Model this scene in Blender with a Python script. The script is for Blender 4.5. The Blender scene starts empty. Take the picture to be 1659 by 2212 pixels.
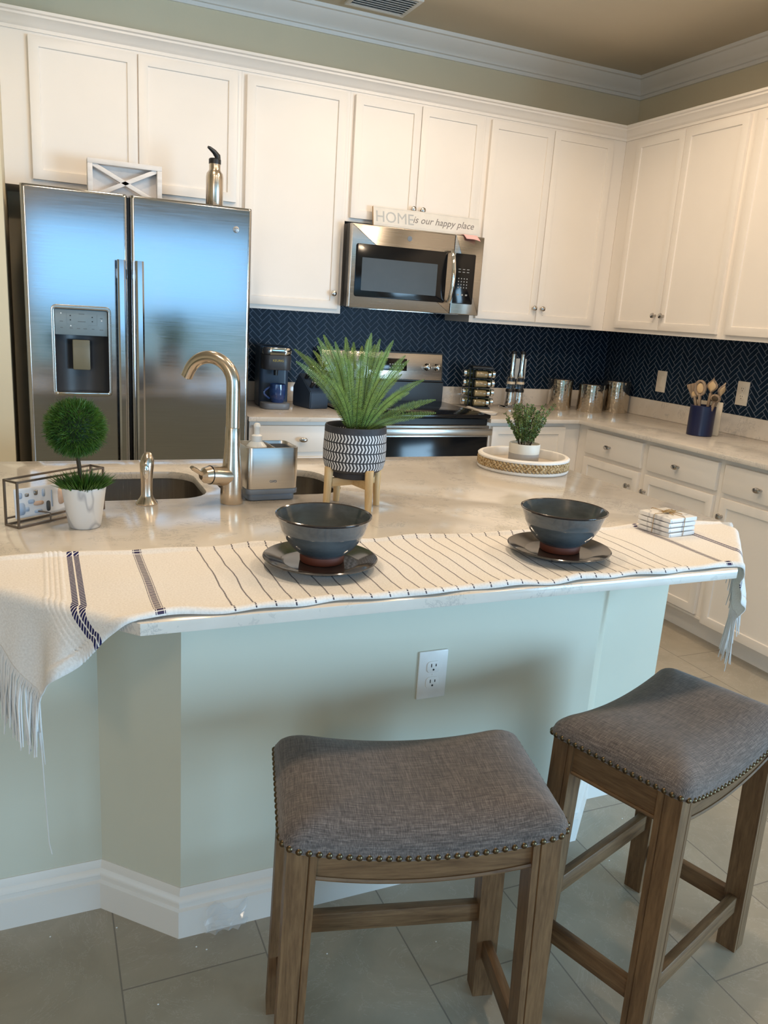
import bpy, bmesh, math, random
from mathutils import Vector, Matrix
random.seed(7)
PI = math.pi
S = bpy.context.scene
COL = S.collection

# ------------------------------------------------------------------ camera
CP = Vector((-3.39538, -4.21943, 1.40585)); YAW, PITCH, ROLL = 0.420611, -0.247657, 0.0671447
F_PX = 1700.81
fw = Vector((math.sin(YAW)*math.cos(PITCH), math.cos(YAW)*math.cos(PITCH), math.sin(PITCH)))
rt0 = Vector((math.cos(YAW), -math.sin(YAW), 0)); up0 = rt0.cross(fw)
rt = rt0*math.cos(ROLL)+up0*math.sin(ROLL); up = -rt0*math.sin(ROLL)+up0*math.cos(ROLL)
cam = bpy.data.cameras.new('camera'); camo = bpy.data.objects.new('camera', cam); COL.objects.link(camo)
cam.sensor_fit = 'HORIZONTAL'; cam.sensor_width = 36.0; cam.lens = 36.0*F_PX/1659.0; cam.clip_start = 0.02
camo.matrix_world = Matrix(((rt.x, up.x, -fw.x, CP.x), (rt.y, up.y, -fw.y, CP.y), (rt.z, up.z, -fw.z, CP.z), (0, 0, 0, 1)))
S.camera = camo

# ------------------------------------------------------------------ view, world, light
S.view_settings.view_transform = 'Standard'; S.view_settings.look = 'None'
S.view_settings.gamma = 1.0; S.view_settings.use_curve_mapping = False
S.view_settings.exposure = -0.23
W = bpy.data.worlds.new('sky'); S.world = W; W.use_nodes = True
W.node_tree.nodes['Background'].inputs[0].default_value = (0.30, 0.58, 0.95, 1)
W.node_tree.nodes['Background'].inputs[1].default_value = 0.6
DAY = (0.45, 0.735, 1.0); SKY = (0.27, 0.62, 1.0); GROUND = (0.46, 0.78, 0.90); WARM = (1.0, 0.77, 0.54)

def area(name, loc, target, sx, sy, power, color, shape='RECTANGLE', spread=180):
    l = bpy.data.lights.new(name, 'AREA'); l.shape = shape; l.size = sx; l.size_y = sy
    l.energy = power; l.color = color; l.spread = math.radians(spread)
    o = bpy.data.objects.new(name, l); COL.objects.link(o); o.location = loc
    d = Vector(target)-Vector(loc); o.rotation_euler = d.to_track_quat('-Z', 'Y').to_euler()
    return o
# daylight through the sliding glass door behind the camera: open sky above, garden and paving below
area('daylight_sky', (-2.2, -6.95, 1.70), (-2.2, 0, 0.85), 3.0, 0.96, 10.5, SKY, spread=125)
area('daylight_garden', (-2.2, -6.95, 0.65), (-2.2, 0, 0.65), 3.0, 1.1, 9, GROUND)
# added daylight from the right, entering by an added, unseen second glass door
area('added_side_daylight', (1.45, -6.95, 0.90), (-2.6, -2.6, 0.25), 2.4, 1.5, 165, DAY, spread=125)
# added fill for the island's left faces, entering by an added, unseen window
area('added_left_daylight', (-5.25, -6.95, 1.25), (-3.3, -2.6, 0.4), 1.3, 1.5, 22, (0.50, 0.76, 1.0), spread=130)
# the kitchen's recessed ceiling lamps
def downlight(x, y, power, ang=174):
    l = bpy.data.lights.new('recessed_lamp', 'SPOT'); l.energy = power; l.color = WARM
    l.spot_size = math.radians(ang); l.spot_blend = 0.45; l.shadow_soft_size = 0.07
    o = bpy.data.objects.new('recessed_lamp', l); COL.objects.link(o); o.location = (x, y, 2.835)
for x, y, p in ((-3.00, -1.35, 40), (-1.75, -1.40, 47), (-1.15, -1.60, 46), (-1.0, -2.75, 56), (-3.3, -2.75, 56), (-2.2, -2.85, 56)):
    downlight(x, y, p)

# added warm fill behind and left of the camera, to warm soffit and crown
l = bpy.data.lights.new('added_warm_fill', 'POINT'); l.energy = 42; l.color = WARM; l.shadow_soft_size = 0.18
o = bpy.data.objects.new('added_warm_fill', l); COL.objects.link(o); o.location = (-5.0, -5.6, 2.2)

# ------------------------------------------------------------------ materials
def new_mat(name):
    m = bpy.data.materials.new(name); m.use_nodes = True
    nt = m.node_tree; b = nt.nodes['Principled BSDF']
    return m, nt, b
def N(nt, t, **kw):
    n = nt.nodes.new(t)
    for k, v in kw.items(): setattr(n, k, v)
    return n
def math_n(nt, op, a, b=None, c=None):
    n = nt.nodes.new('ShaderNodeMath'); n.operation = op
    for i, v in enumerate((a, b, c)):
        if v is None: continue
        if isinstance(v, (int, float)): n.inputs[i].default_value = v
        else: nt.links.new(v, n.inputs[i])
    return n.outputs[0]
def mixc(nt, fac, a, b):
    n = nt.nodes.new('ShaderNodeMix'); n.data_type = 'RGBA'
    if isinstance(fac, (int, float)): n.inputs[0].default_value = fac
    else: nt.links.new(fac, n.inputs[0])
    for i, v in ((6, a), (7, b)):
        if isinstance(v, tuple): n.inputs[i].default_value = (*v[:3], 1)
        else: nt.links.new(v, n.inputs[i])
    return n.outputs[2]
def ramp(nt, fac, stops):
    n = nt.nodes.new('ShaderNodeValToRGB'); nt.links.new(fac, n.inputs[0])
    e = n.color_ramp.elements
    while len(e) < len(stops): e.new(0.5)
    for i, (p, c) in enumerate(stops): e[i].position = p; e[i].color = (*c, 1)
    return n.outputs[0]
def coords(nt, scale=(1, 1, 1), which='Object', rot=(0, 0, 0)):
    tc = N(nt, 'ShaderNodeTexCoord'); mp = N(nt, 'ShaderNodeMapping')
    mp.inputs['Scale'].default_value = scale; mp.inputs['Rotation'].default_value = rot
    nt.links.new(tc.outputs[which], mp.inputs[0]); return mp.outputs[0]
def noise(nt, vec, scale=5, detail=4, rough=0.55, dist=0.0):
    n = N(nt, 'ShaderNodeTexNoise'); n.inputs['Scale'].default_value = scale; n.inputs['Detail'].default_value = detail
    n.inputs['Roughness'].default_value = rough; n.inputs['Distortion'].default_value = dist
    nt.links.new(vec, n.inputs['Vector']); return n.outputs['Fac']
def bump(nt, b, h, strength=0.2, dist=0.002):
    n = N(nt, 'ShaderNodeBump'); n.inputs['Strength'].default_value = strength; n.inputs['Distance'].default_value = dist
    nt.links.new(h, n.inputs['Height']); nt.links.new(n.outputs[0], b.inputs['Normal'])
def plain(name, c, rough=0.5, metal=0.0, var=0.06, scale=12, coat=0.0, bmp=0.0, spec=0.5, stretch=(1, 1, 1)):
    m, nt, b = new_mat(name)
    v = coords(nt, stretch); f = noise(nt, v, scale)
    a = tuple(x*(1-var) for x in c); d = tuple(min(1, x*(1+var)) for x in c)
    nt.links.new(ramp(nt, f, [(0.3, a), (0.7, d)]), b.inputs['Base Color'])
    b.inputs['Roughness'].default_value = rough; b.inputs['Metallic'].default_value = metal
    b.inputs['Specular IOR Level'].default_value = spec; b.inputs['Coat Weight'].default_value = coat
    if bmp: bump(nt, b, f, bmp)
    return m
def brushed(name, c, rough=0.28, stretch=(1, 1, 60), bmp=0.05):
    m, nt, b = new_mat(name)
    f = noise(nt, coords(nt, stretch), 6, 6, 0.6)
    nt.links.new(ramp(nt, f, [(0.3, tuple(x*0.93 for x in c)), (0.7, c)]), b.inputs['Base Color'])
    b.inputs['Metallic'].default_value = 1.0
    nt.links.new(math_n(nt, 'MULTIPLY_ADD', f, 0.12, rough-0.06), b.inputs['Roughness'])
    bump(nt, b, f, bmp, 0.001)
    return m
def glass(name, c=(1, 1, 1), rough=0.02, ior=1.45):
    m, nt, b = new_mat(name); b.inputs['Base Color'].default_value = (*c, 1)
    b.inputs['Transmission Weight'].default_value = 1.0; b.inputs['Roughness'].default_value = rough; b.inputs['IOR'].default_value = ior
    return m
def wood(name, dark, light, stretch, rough=0.5, scale=10):
    m, nt, b = new_mat(name)
    v = coords(nt, stretch); f = noise(nt, v, scale, 8, 0.62, 0.6); g = noise(nt, v, scale*4, 4, 0.6)
    h = math_n(nt, 'MULTIPLY_ADD', g, 0.35, math_n(nt, 'MULTIPLY', f, 0.65))
    nt.links.new(ramp(nt, h, [(0.34, dark), (0.62, light)]), b.inputs['Base Color'])
    b.inputs['Roughness'].default_value = rough; bump(nt, b, h, 0.12, 0.001)
    return m
def quartz():
    m, nt, b = new_mat('quartz')
    v = coords(nt); f = noise(nt, v, 3.0, 5, 0.6, 1.2); g = noise(nt, v, 55, 3, 0.6, 0.8); k = noise(nt, v, 13, 8, 0.75, 2.6)
    base = ramp(nt, f, [(0.3, (0.655, 0.60, 0.535)), (0.7, (0.77, 0.72, 0.66))])
    vein = math_n(nt, 'ABSOLUTE', math_n(nt, 'SUBTRACT', k, 0.5))
    vm = math_n(nt, 'MULTIPLY', math_n(nt, 'LESS_THAN', vein, 0.011), math_n(nt, 'GREATER_THAN', noise(nt, v, 5.5, 3, 0.6), 0.53))
    vm = math_n(nt, 'MULTIPLY', vm, 0.72)
    c = mixc(nt, vm, base, (0.36, 0.35, 0.34))
    fl = math_n(nt, 'MULTIPLY', math_n(nt, 'GREATER_THAN', g, 0.66), 0.30)
    nt.links.new(mixc(nt, fl, c, (0.45, 0.43, 0.41)), b.inputs['Base Color'])
    b.inputs['Roughness'].default_value = 0.13
    return m
def floor_tile():
    m, nt, b = new_mat('floor_tile')
    geo = N(nt, 'ShaderNodeNewGeometry'); sep = N(nt, 'ShaderNodeSeparateXYZ'); nt.links.new(geo.outputs['Position'], sep.inputs[0])
    cx = math_n(nt, 'DIVIDE', math_n(nt, 'ADD', sep.outputs[0], 3.285), 0.3085)
    col = math_n(nt, 'FLOOR', cx)
    y = math_n(nt, 'DIVIDE', math_n(nt, 'SUBTRACT', math_n(nt, 'ADD', sep.outputs[1], 2.80), math_n(nt, 'MULTIPLY', col, 0.205)), 0.615)
    row = math_n(nt, 'FLOOR', y)
    def edge(f, size):
        fr = math_n(nt, 'FRACT', f)
        return math_n(nt, 'MULTIPLY', math_n(nt, 'MINIMUM', fr, math_n(nt, 'SUBTRACT', 1.0, fr)), size)
    d = math_n(nt, 'MINIMUM', edge(cx, 0.3085), edge(y, 0.615))
    gr = math_n(nt, 'LESS_THAN', d, 0.0017)
    comb = N(nt, 'ShaderNodeCombineXYZ'); nt.links.new(col, comb.inputs[0]); nt.links.new(row, comb.inputs[1])
    wn = N(nt, 'ShaderNodeTexWhiteNoise'); nt.links.new(comb.outputs[0], wn.inputs['Vector'])
    off = N(nt, 'ShaderNodeVectorMath', operation='MULTIPLY_ADD'); nt.links.new(comb.outputs[0], off.inputs[0]); off.inputs[1].default_value = (3.7, 5.3, 0); nt.links.new(geo.outputs['Position'], off.inputs[2])
    f = noise(nt, off.outputs[0], 5, 8, 0.65, 0.8); g = noise(nt, off.outputs[0], 2.2, 3, 0.5, 1.5); k = noise(nt, off.outputs[0], 3.0, 6, 0.7, 2.5)
    base = ramp(nt, f, [(0.30, (0.36, 0.315, 0.245)), (0.70, (0.48, 0.42, 0.335))])
    base = mixc(nt, math_n(nt, 'MULTIPLY', g, 0.35), base, (0.38, 0.335, 0.265))
    vein = math_n(nt, 'MULTIPLY', math_n(nt, 'LESS_THAN', math_n(nt, 'ABSOLUTE', math_n(nt, 'SUBTRACT', k, 0.52)), 0.006), 0.35)
    base = mixc(nt, vein, base, (0.58, 0.54, 0.48))
    base = mixc(nt, math_n(nt, 'MULTIPLY', wn.outputs['Value'], 0.15), base, (0.30, 0.28, 0.24))
    nt.links.new(mixc(nt, gr, base, (0.24, 0.215, 0.18)), b.inputs['Base Color'])
    nt.links.new(math_n(nt, 'MULTIPLY_ADD', gr, 0.4, math_n(nt, 'MULTIPLY_ADD', f, 0.15, 0.27)), b.inputs['Roughness'])
    bump(nt, b, math_n(nt, 'SUBTRACT', math_n(nt, 'MULTIPLY', f, 0.15), gr), 0.3, 0.002)
    return m
def linen():
    m, nt, b = new_mat('grey_linen')
    a = noise(nt, coords(nt, (1, 26, 5)), 34, 3, 0.6); c = noise(nt, coords(nt, (26, 1, 5)), 34, 3, 0.6)
    h = math_n(nt, 'MULTIPLY', math_n(nt, 'ADD', a, c), 0.5)
    nt.links.new(ramp(nt, h, [(0.38, (0.062, 0.053, 0.050)), (0.5, (0.118, 0.099, 0.091)), (0.62, (0.215, 0.180, 0.165))]), b.inputs['Base Color'])
    b.inputs['Roughness'].default_value = 0.9; b.inputs['Sheen Weight'].default_value = 0.25; b.inputs['Specular IOR Level'].default_value = 0.2
    bump(nt, b, h, 0.5, 0.0015)
    return m
def runner_mat():
    m, nt, b = new_mat('runner_cotton')
    uv = N(nt, 'ShaderNodeUVMap'); uv.uv_map = 'UVMap'; sep = N(nt, 'ShaderNodeSeparateXYZ'); nt.links.new(uv.outputs[0], sep.inputs[0])
    u, v = sep.outputs[0], sep.outputs[1]      # u in metres from the runner's middle, v across
    au = math_n(nt, 'ABSOLUTE', u)
    wob = math_n(nt, 'MULTIPLY', math_n(nt, 'SUBTRACT', noise(nt, uv.outputs[0], 9, 2), 0.5), 0.012)
    uw = math_n(nt, 'ADD', u, wob)
    fr = math_n(nt, 'FRACT', math_n(nt, 'DIVIDE', math_n(nt, 'ADD', uw, 5.018), 0.0357))
    line = math_n(nt, 'MULTIPLY', math_n(nt, 'LESS_THAN', math_n(nt, 'ABSOLUTE', math_n(nt, 'SUBTRACT', fr, 0.5)), 0.040), math_n(nt, 'LESS_THAN', au, 0.515))
    dash = math_n(nt, 'GREATER_THAN', math_n(nt, 'FRACT', math_n(nt, 'DIVIDE', v, 0.0045)), 0.22)
    line = math_n(nt, 'MULTIPLY', line, dash)
    def band(c, hw):
        return math_n(nt, 'LESS_THAN', math_n(nt, 'ABSOLUTE', math_n(nt, 'SUBTRACT', au, c)), hw)
    d2 = math_n(nt, 'GREATER_THAN', math_n(nt, 'FRACT', math_n(nt, 'DIVIDE', v, 0.0052)), 0.34)
    lad = math_n(nt, 'ADD', band(0.623, 0.0055), math_n(nt, 'ADD', band(0.6305, 0.0008), band(0.6155, 0.0008)))
    lad = math_n(nt, 'MULTIPLY', lad, d2)
    d3 = math_n(nt, 'GREATER_THAN', math_n(nt, 'FRACT', math_n(nt, 'DIVIDE', math_n(nt, 'ADD', v, math_n(nt, 'MULTIPLY', au, 0.8)), 0.0075)), 0.28)
    dbl = math_n(nt, 'MULTIPLY', math_n(nt, 'ADD', band(0.7365, 0.0048), band(0.7490, 0.0048)), d3)
    c = noise(nt, uv.outputs[0], 260, 3)
    base = ramp(nt, c, [(0.3, (0.76, 0.72, 0.68)), (0.7, (0.88, 0.85, 0.82))])
    c1 = mixc(nt, line, base, (0.09, 0.08, 0.10)); c2 = mixc(nt, lad, c1, (0.06, 0.05, 0.10)); c3 = mixc(nt, dbl, c2, (0.025, 0.025, 0.10))
    nt.links.new(c3, b.inputs['Base Color']); b.inputs['Roughness'].default_value = 0.95; b.inputs['Specular IOR Level'].default_value = 0.15
    bump(nt, b, c, 0.6, 0.0012)
    return m
def chevron_mat():
    m, nt, b = new_mat('chevron_glaze')
    tc = N(nt, 'ShaderNodeTexCoord'); sep = N(nt, 'ShaderNodeSeparateXYZ'); nt.links.new(tc.outputs['Object'], sep.inputs[0])
    ang = math_n(nt, 'ARCTAN2', sep.outputs[1], sep.outputs[0])
    z = sep.outputs[2]
    t = math_n(nt, 'DIVIDE', math_n(nt, 'SUBTRACT', z, 0.0240), 0.0240); ft = math_n(nt, 'FRACT', t)
    off = math_n(nt, 'MULTIPLY', math_n(nt, 'ABSOLUTE', math_n(nt, 'SUBTRACT', ft, 0.5)), 0.125)
    fr = math_n(nt, 'FRACT', math_n(nt, 'DIVIDE', math_n(nt, 'ADD', ang, off), 2*PI/56))
    w = math_n(nt, 'LESS_THAN', fr, 0.47)
    w = math_n(nt, 'MULTIPLY', w, math_n(nt, 'LESS_THAN', math_n(nt, 'ABSOLUTE', math_n(nt, 'SUBTRACT', ft, 0.5)), 0.43))
    w = math_n(nt, 'MULTIPLY', w, math_n(nt, 'MULTIPLY', math_n(nt, 'GREATER_THAN', t, 0.0), math_n(nt, 'LESS_THAN', t, 4.0)))
    f = noise(nt, tc.outputs['Object'], 60, 3)
    dk = ramp(nt, f, [(0.3, (0.022, 0.024, 0.032)), (0.7, (0.04, 0.042, 0.052))])
    nt.links.new(mixc(nt, w, dk, (0.72, 0.72, 0.74)), b.inputs['Base Color']); b.inputs['Roughness'].default_value = 0.62
    bump(nt, b, w, 0.3, 0.001)
    return m
def marble(name):
    m, nt, b = new_mat(name)
    v = coords(nt, (1, 1, 0.35), rot=(0, 0.5, 0.3)); k = noise(nt, v, 9, 2, 0.45, 1.2)
    vein = math_n(nt, 'ABSOLUTE', math_n(nt, 'SUBTRACT', k, 0.5))
    nt.links.new(ramp(nt, vein, [(0.0, (0.50, 0.50, 0.52)), (0.035, (0.80, 0.79, 0.78))]), b.inputs['Base Color'])
    b.inputs['Roughness'].default_value = 0.3
    return m
def glaze(name, dark, light, scale=14, rough=0.12):
    m, nt, b = new_mat(name)
    f = noise(nt, coords(nt, (1, 1, 2.5)), scale, 5, 0.6, 0.5)
    nt.links.new(ramp(nt, f, [(0.3, dark), (0.72, light)]), b.inputs['Base Color'])
    b.inputs['Roughness'].default_value = rough; b.inputs['Coat Weight'].default_value = 0.4; b.inputs['Coat Roughness'].default_value = 0.05
    return m
def hammered():
    m, nt, b = new_mat('hammered_steel')
    vo = N(nt, 'ShaderNodeTexVoronoi'); vo.inputs['Scale'].default_value = 70; nt.links.new(coords(nt), vo.inputs['Vector'])
    b.inputs['Base Color'].default_value = (0.56, 0.51, 0.44, 1); b.inputs['Metallic'].default_value = 1; b.inputs['Roughness'].default_value = 0.12
    bump(nt, b, vo.outputs['Distance'], 0.25, 0.002)
    return m
def leafmat(name, dark, light, scale=40):
    m, nt, b = new_mat(name)
    f = noise(nt, coords(nt), scale, 3)
    nt.links.new(ramp(nt, f, [(0.3, dark), (0.7, light)]), b.inputs['Base Color'])
    b.inputs['Roughness'].default_value = 0.5; b.inputs['Subsurface Weight'].default_value = 0.0
    return m
def rope_mat():
    m, nt, b = new_mat('braided_seagrass')
    w = N(nt, 'ShaderNodeTexNoise'); w.inputs['Scale'].default_value = 130; nt.links.new(coords(nt), w.inputs['Vector'])
    nt.links.new(ramp(nt, w.outputs['Fac'], [(0.3, (0.20, 0.12, 0.045)), (0.5, (0.42, 0.29, 0.14)), (0.7, (0.62, 0.50, 0.33))]), b.inputs['Base Color'])
    b.inputs['Roughness'].default_value = 0.85
    return m

M = {}
M['cream'] = plain('cream_wall_paint', (0.76, 0.665, 0.48), 0.75, var=0.02, scale=3)
M['island'] = plain('pale_island_paint', (0.635, 0.635, 0.53), 0.62, var=0.02, scale=3)
M['ceiling'] = plain('ceiling_paint', (0.63, 0.55, 0.42), 0.9, var=0.02, scale=3)
M['trim'] = plain('white_trim_paint', (0.82, 0.79, 0.745), 0.42, var=0.015, scale=4)
M['cab'] = plain('white_cabinet_paint', (0.86, 0.805, 0.745), 0.42, var=0.015, scale=4)
M['floor'] = floor_tile(); M['quartz'] = quartz()
M['steel'] = brushed('brushed_steel', (0.52, 0.52, 0.53), 0.13, (1, 1, 25), 0.003)
M['steel_h'] = brushed('brushed_steel_trim', (0.50, 0.465, 0.42), 0.26, (1, 60, 60))
M['sink'] = brushed('sink_steel', (0.52, 0.49, 0.45), 0.25, (40, 1, 1))
M['nickel'] = brushed('brushed_nickel', (0.62, 0.54, 0.45), 0.24, (1, 1, 30), 0.02)
M['knob'] = plain('knob_nickel', (0.50, 0.47, 0.44), 0.22, 1.0)
M['chrome'] = plain('chrome', (0.75, 0.74, 0.72), 0.08, 1.0)
M['black'] = plain('black_plastic', (0.012, 0.012, 0.013), 0.35)
M['blackgloss'] = plain('black_glass', (0.006, 0.006, 0.007), 0.12, spec=0.3)
M['screen'] = plain('dark_window_screen', (0.055, 0.060, 0.062), 0.35, spec=0.3)
M['charcoal'] = plain('charcoal_plastic', (0.035, 0.038, 0.045), 0.4)
M['slate'] = plain('slate_blue_plastic', (0.03, 0.05, 0.085), 0.38)
M['greyplastic'] = plain('grey_plastic', (0.16, 0.18, 0.21), 0.4)
M['panel'] = plain('pale_control_panel', (0.20, 0.265, 0.30), 0.35)
M['white'] = plain('white_plastic', (0.82, 0.82, 0.80), 0.35)
M['ivory'] = plain('ivory_plate', (0.74, 0.68, 0.58), 0.4)
M['navy_tile'] = plain('navy_tile', (0.005, 0.017, 0.038), 0.40, var=0.3, scale=25, spec=0.15)
M['grout'] = plain('grey_grout', (0.16, 0.19, 0.24), 0.9)
M['linen'] = linen(); M['runner'] = runner_mat(); M['chev'] = chevron_mat(); M['marble'] = marble('white_marble')
M['fringe'] = plain('cotton_fringe', (0.74, 0.72, 0.70), 0.95, var=0.1)
for ax, st in (('x', (1.2, 14, 14)), ('y', (14, 1.2, 14)), ('z', (14, 14, 1.2))):
    M['oak_'+ax] = wood('weathered_oak_'+ax, (0.085, 0.042, 0.017), (0.205, 0.116, 0.053), st, 0.48, 5)
    M['beech_'+ax] = wood('pale_beech_'+ax, (0.55, 0.36, 0.16), (0.72, 0.52, 0.28), st, 0.5, 5)
M['brass'] = plain('antique_brass', (0.13, 0.095, 0.055), 0.32, 1.0)
M['bowl'] = glaze('slate_glaze', (0.055, 0.066, 0.075), (0.105, 0.120, 0.130))
M['plate'] = glaze('bronze_glaze', (0.035, 0.030, 0.028), (0.085, 0.075, 0.068), 8)
M['terracotta'] = plain('bare_red_clay', (0.16, 0.040, 0.020), 0.6)
M['rimglaze'] = plain('dark_rim_glaze', (0.03, 0.022, 0.02), 0.15, coat=0.4)
M['hammered'] = hammered()
M['fern'] = leafmat('fern_green', (0.10, 0.185, 0.025), (0.25, 0.345, 0.065)); M['fernstem'] = plain('fern_rachis', (0.06, 0.10, 0.02), 0.6)
M['topiary'] = leafmat('topiary_green', (0.025, 0.085, 0.010), (0.085, 0.19, 0.022)); M['darkgreen'] = plain('deep_green_core', (0.008, 0.03, 0.006), 0.8)
M['sprig'] = leafmat('sprig_green', (0.045, 0.10, 0.025), (0.16, 0.24, 0.07)); M['stem'] = plain('brown_stem', (0.05, 0.032, 0.015), 0.7)
M['soil'] = plain('dark_soil', (0.02, 0.014, 0.01), 0.95, var=0.4, scale=60)
M['wirebronze'] = plain('bronze_wire', (0.22, 0.18, 0.15), 0.35, 0.8)
M['napkin'] = plain('white_napkin', (0.78, 0.80, 0.84), 0.8); M['napkinblue'] = plain('pale_blue_print', (0.42, 0.54, 0.72), 0.8)
M['napkinpeach'] = plain('peach_print', (0.70, 0.50, 0.38), 0.8); M['napkindark'] = plain('dark_print', (0.08, 0.09, 0.10), 0.8)
M['traywood'] = plain('whitewashed_tray', (0.50, 0.43, 0.355), 0.5); M['traywhite'] = plain('tray_white_paint', (0.80, 0.77, 0.73), 0.5)
M['rope'] = rope_mat(); M['jute'] = plain('jute_twine', (0.42, 0.27, 0.12), 0.9)
M['potwhite'] = plain('white_stoneware', (0.74, 0.70, 0.62), 0.5); M['potgrey'] = plain('grey_stoneware', (0.40, 0.385, 0.375), 0.7)
M['coaster'] = marble('coaster_marble')
M['whitewash'] = plain('whitewashed_wood', (0.74, 0.71, 0.69), 0.75, var=0.10, scale=9, stretch=(1, 6, 6)); M['greywash'] = plain('grey_washed_panel', (0.68, 0.645, 0.625), 0.8, var=0.12)
M['signface'] = plain('white_sign_face', (0.74, 0.71, 0.66), 0.7); M['signtext'] = plain('grey_sign_lettering', (0.46, 0.47, 0.47), 0.7); M['signscript'] = plain('brown_grey_script', (0.24, 0.22, 0.21), 0.7)
M['signedge'] = plain('raw_wood_edge', (0.50, 0.33, 0.19), 0.7)
M['pink'] = plain('pink_paper', (0.92, 0.50, 0.47), 0.8)
M['navy'] = plain('navy_glaze', (0.008, 0.012, 0.055), 0.3); M['mug'] = glaze('blue_mug_glaze', (0.012, 0.03, 0.11), (0.03, 0.07, 0.20))
M['creamboard'] = plain('cream_ceramic', (0.74, 0.64, 0.50), 0.5)
M['utensil'] = wood('striped_utensil_wood', (0.055, 0.036, 0.026), (0.45, 0.33, 0.23), (42, 42, 1.2), 0.5, 6); M['utensillight'] = plain('light_utensil_wood', (0.62, 0.44, 0.25), 0.5)
M['spice'] = plain('ground_spice', (0.30, 0.22, 0.10), 0.8, var=0.3); M['herb'] = plain('dried_herb', (0.14, 0.15, 0.06), 0.9, var=0.3)
M['jarglass'] = plain('spice_jar_glass', (0.30, 0.24, 0.13), 0.08, var=0.25, scale=20, coat=0.6); M['jarherb'] = plain('herb_jar_glass', (0.13, 0.15, 0.07), 0.08, var=0.25, scale=20, coat=0.6)
M['clear'] = glass('clear_acrylic', (0.93, 0.96, 1.0)); M['plasticfilm'] = plain('clear_wrap', (0.9, 0.92, 0.95), 0.06, coat=1.0); M['plasticfilm'].node_tree.nodes['Principled BSDF'].inputs['Alpha'].default_value = 0.16
M['soapbottle'] = plain('translucent_white_bottle', (0.72, 0.74, 0.74), 0.25); M['badge'] = plain('badge_metal', (0.33, 0.34, 0.35), 0.4, 1.0)
M['paddle'] = plain('bronze_paddle', (0.20, 0.175, 0.11), 0.4); M['keyprint'] = plain('key_print', (0.30, 0.30, 0.29), 0.5); M['led'] = plain('pale_print', (0.80, 0.84, 0.86), 0.5); M['inkgrey'] = plain('grey_print', (0.13, 0.16, 0.18), 0.5); M['logoolive'] = plain('gold_lettering', (0.42, 0.34, 0.06), 0.5)
M['lawn'] = plain('lawn', (0.08, 0.14, 0.05), 0.9, var=0.3); M['hedge'] = plain('hedge_green', (0.035, 0.075, 0.03), 0.9, var=0.4, scale=6)
M['oakdoor'] = wood('honey_oak', (0.22, 0.10, 0.03), (0.42, 0.23, 0.08), (14, 14, 1.2), 0.45, 5)

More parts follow.
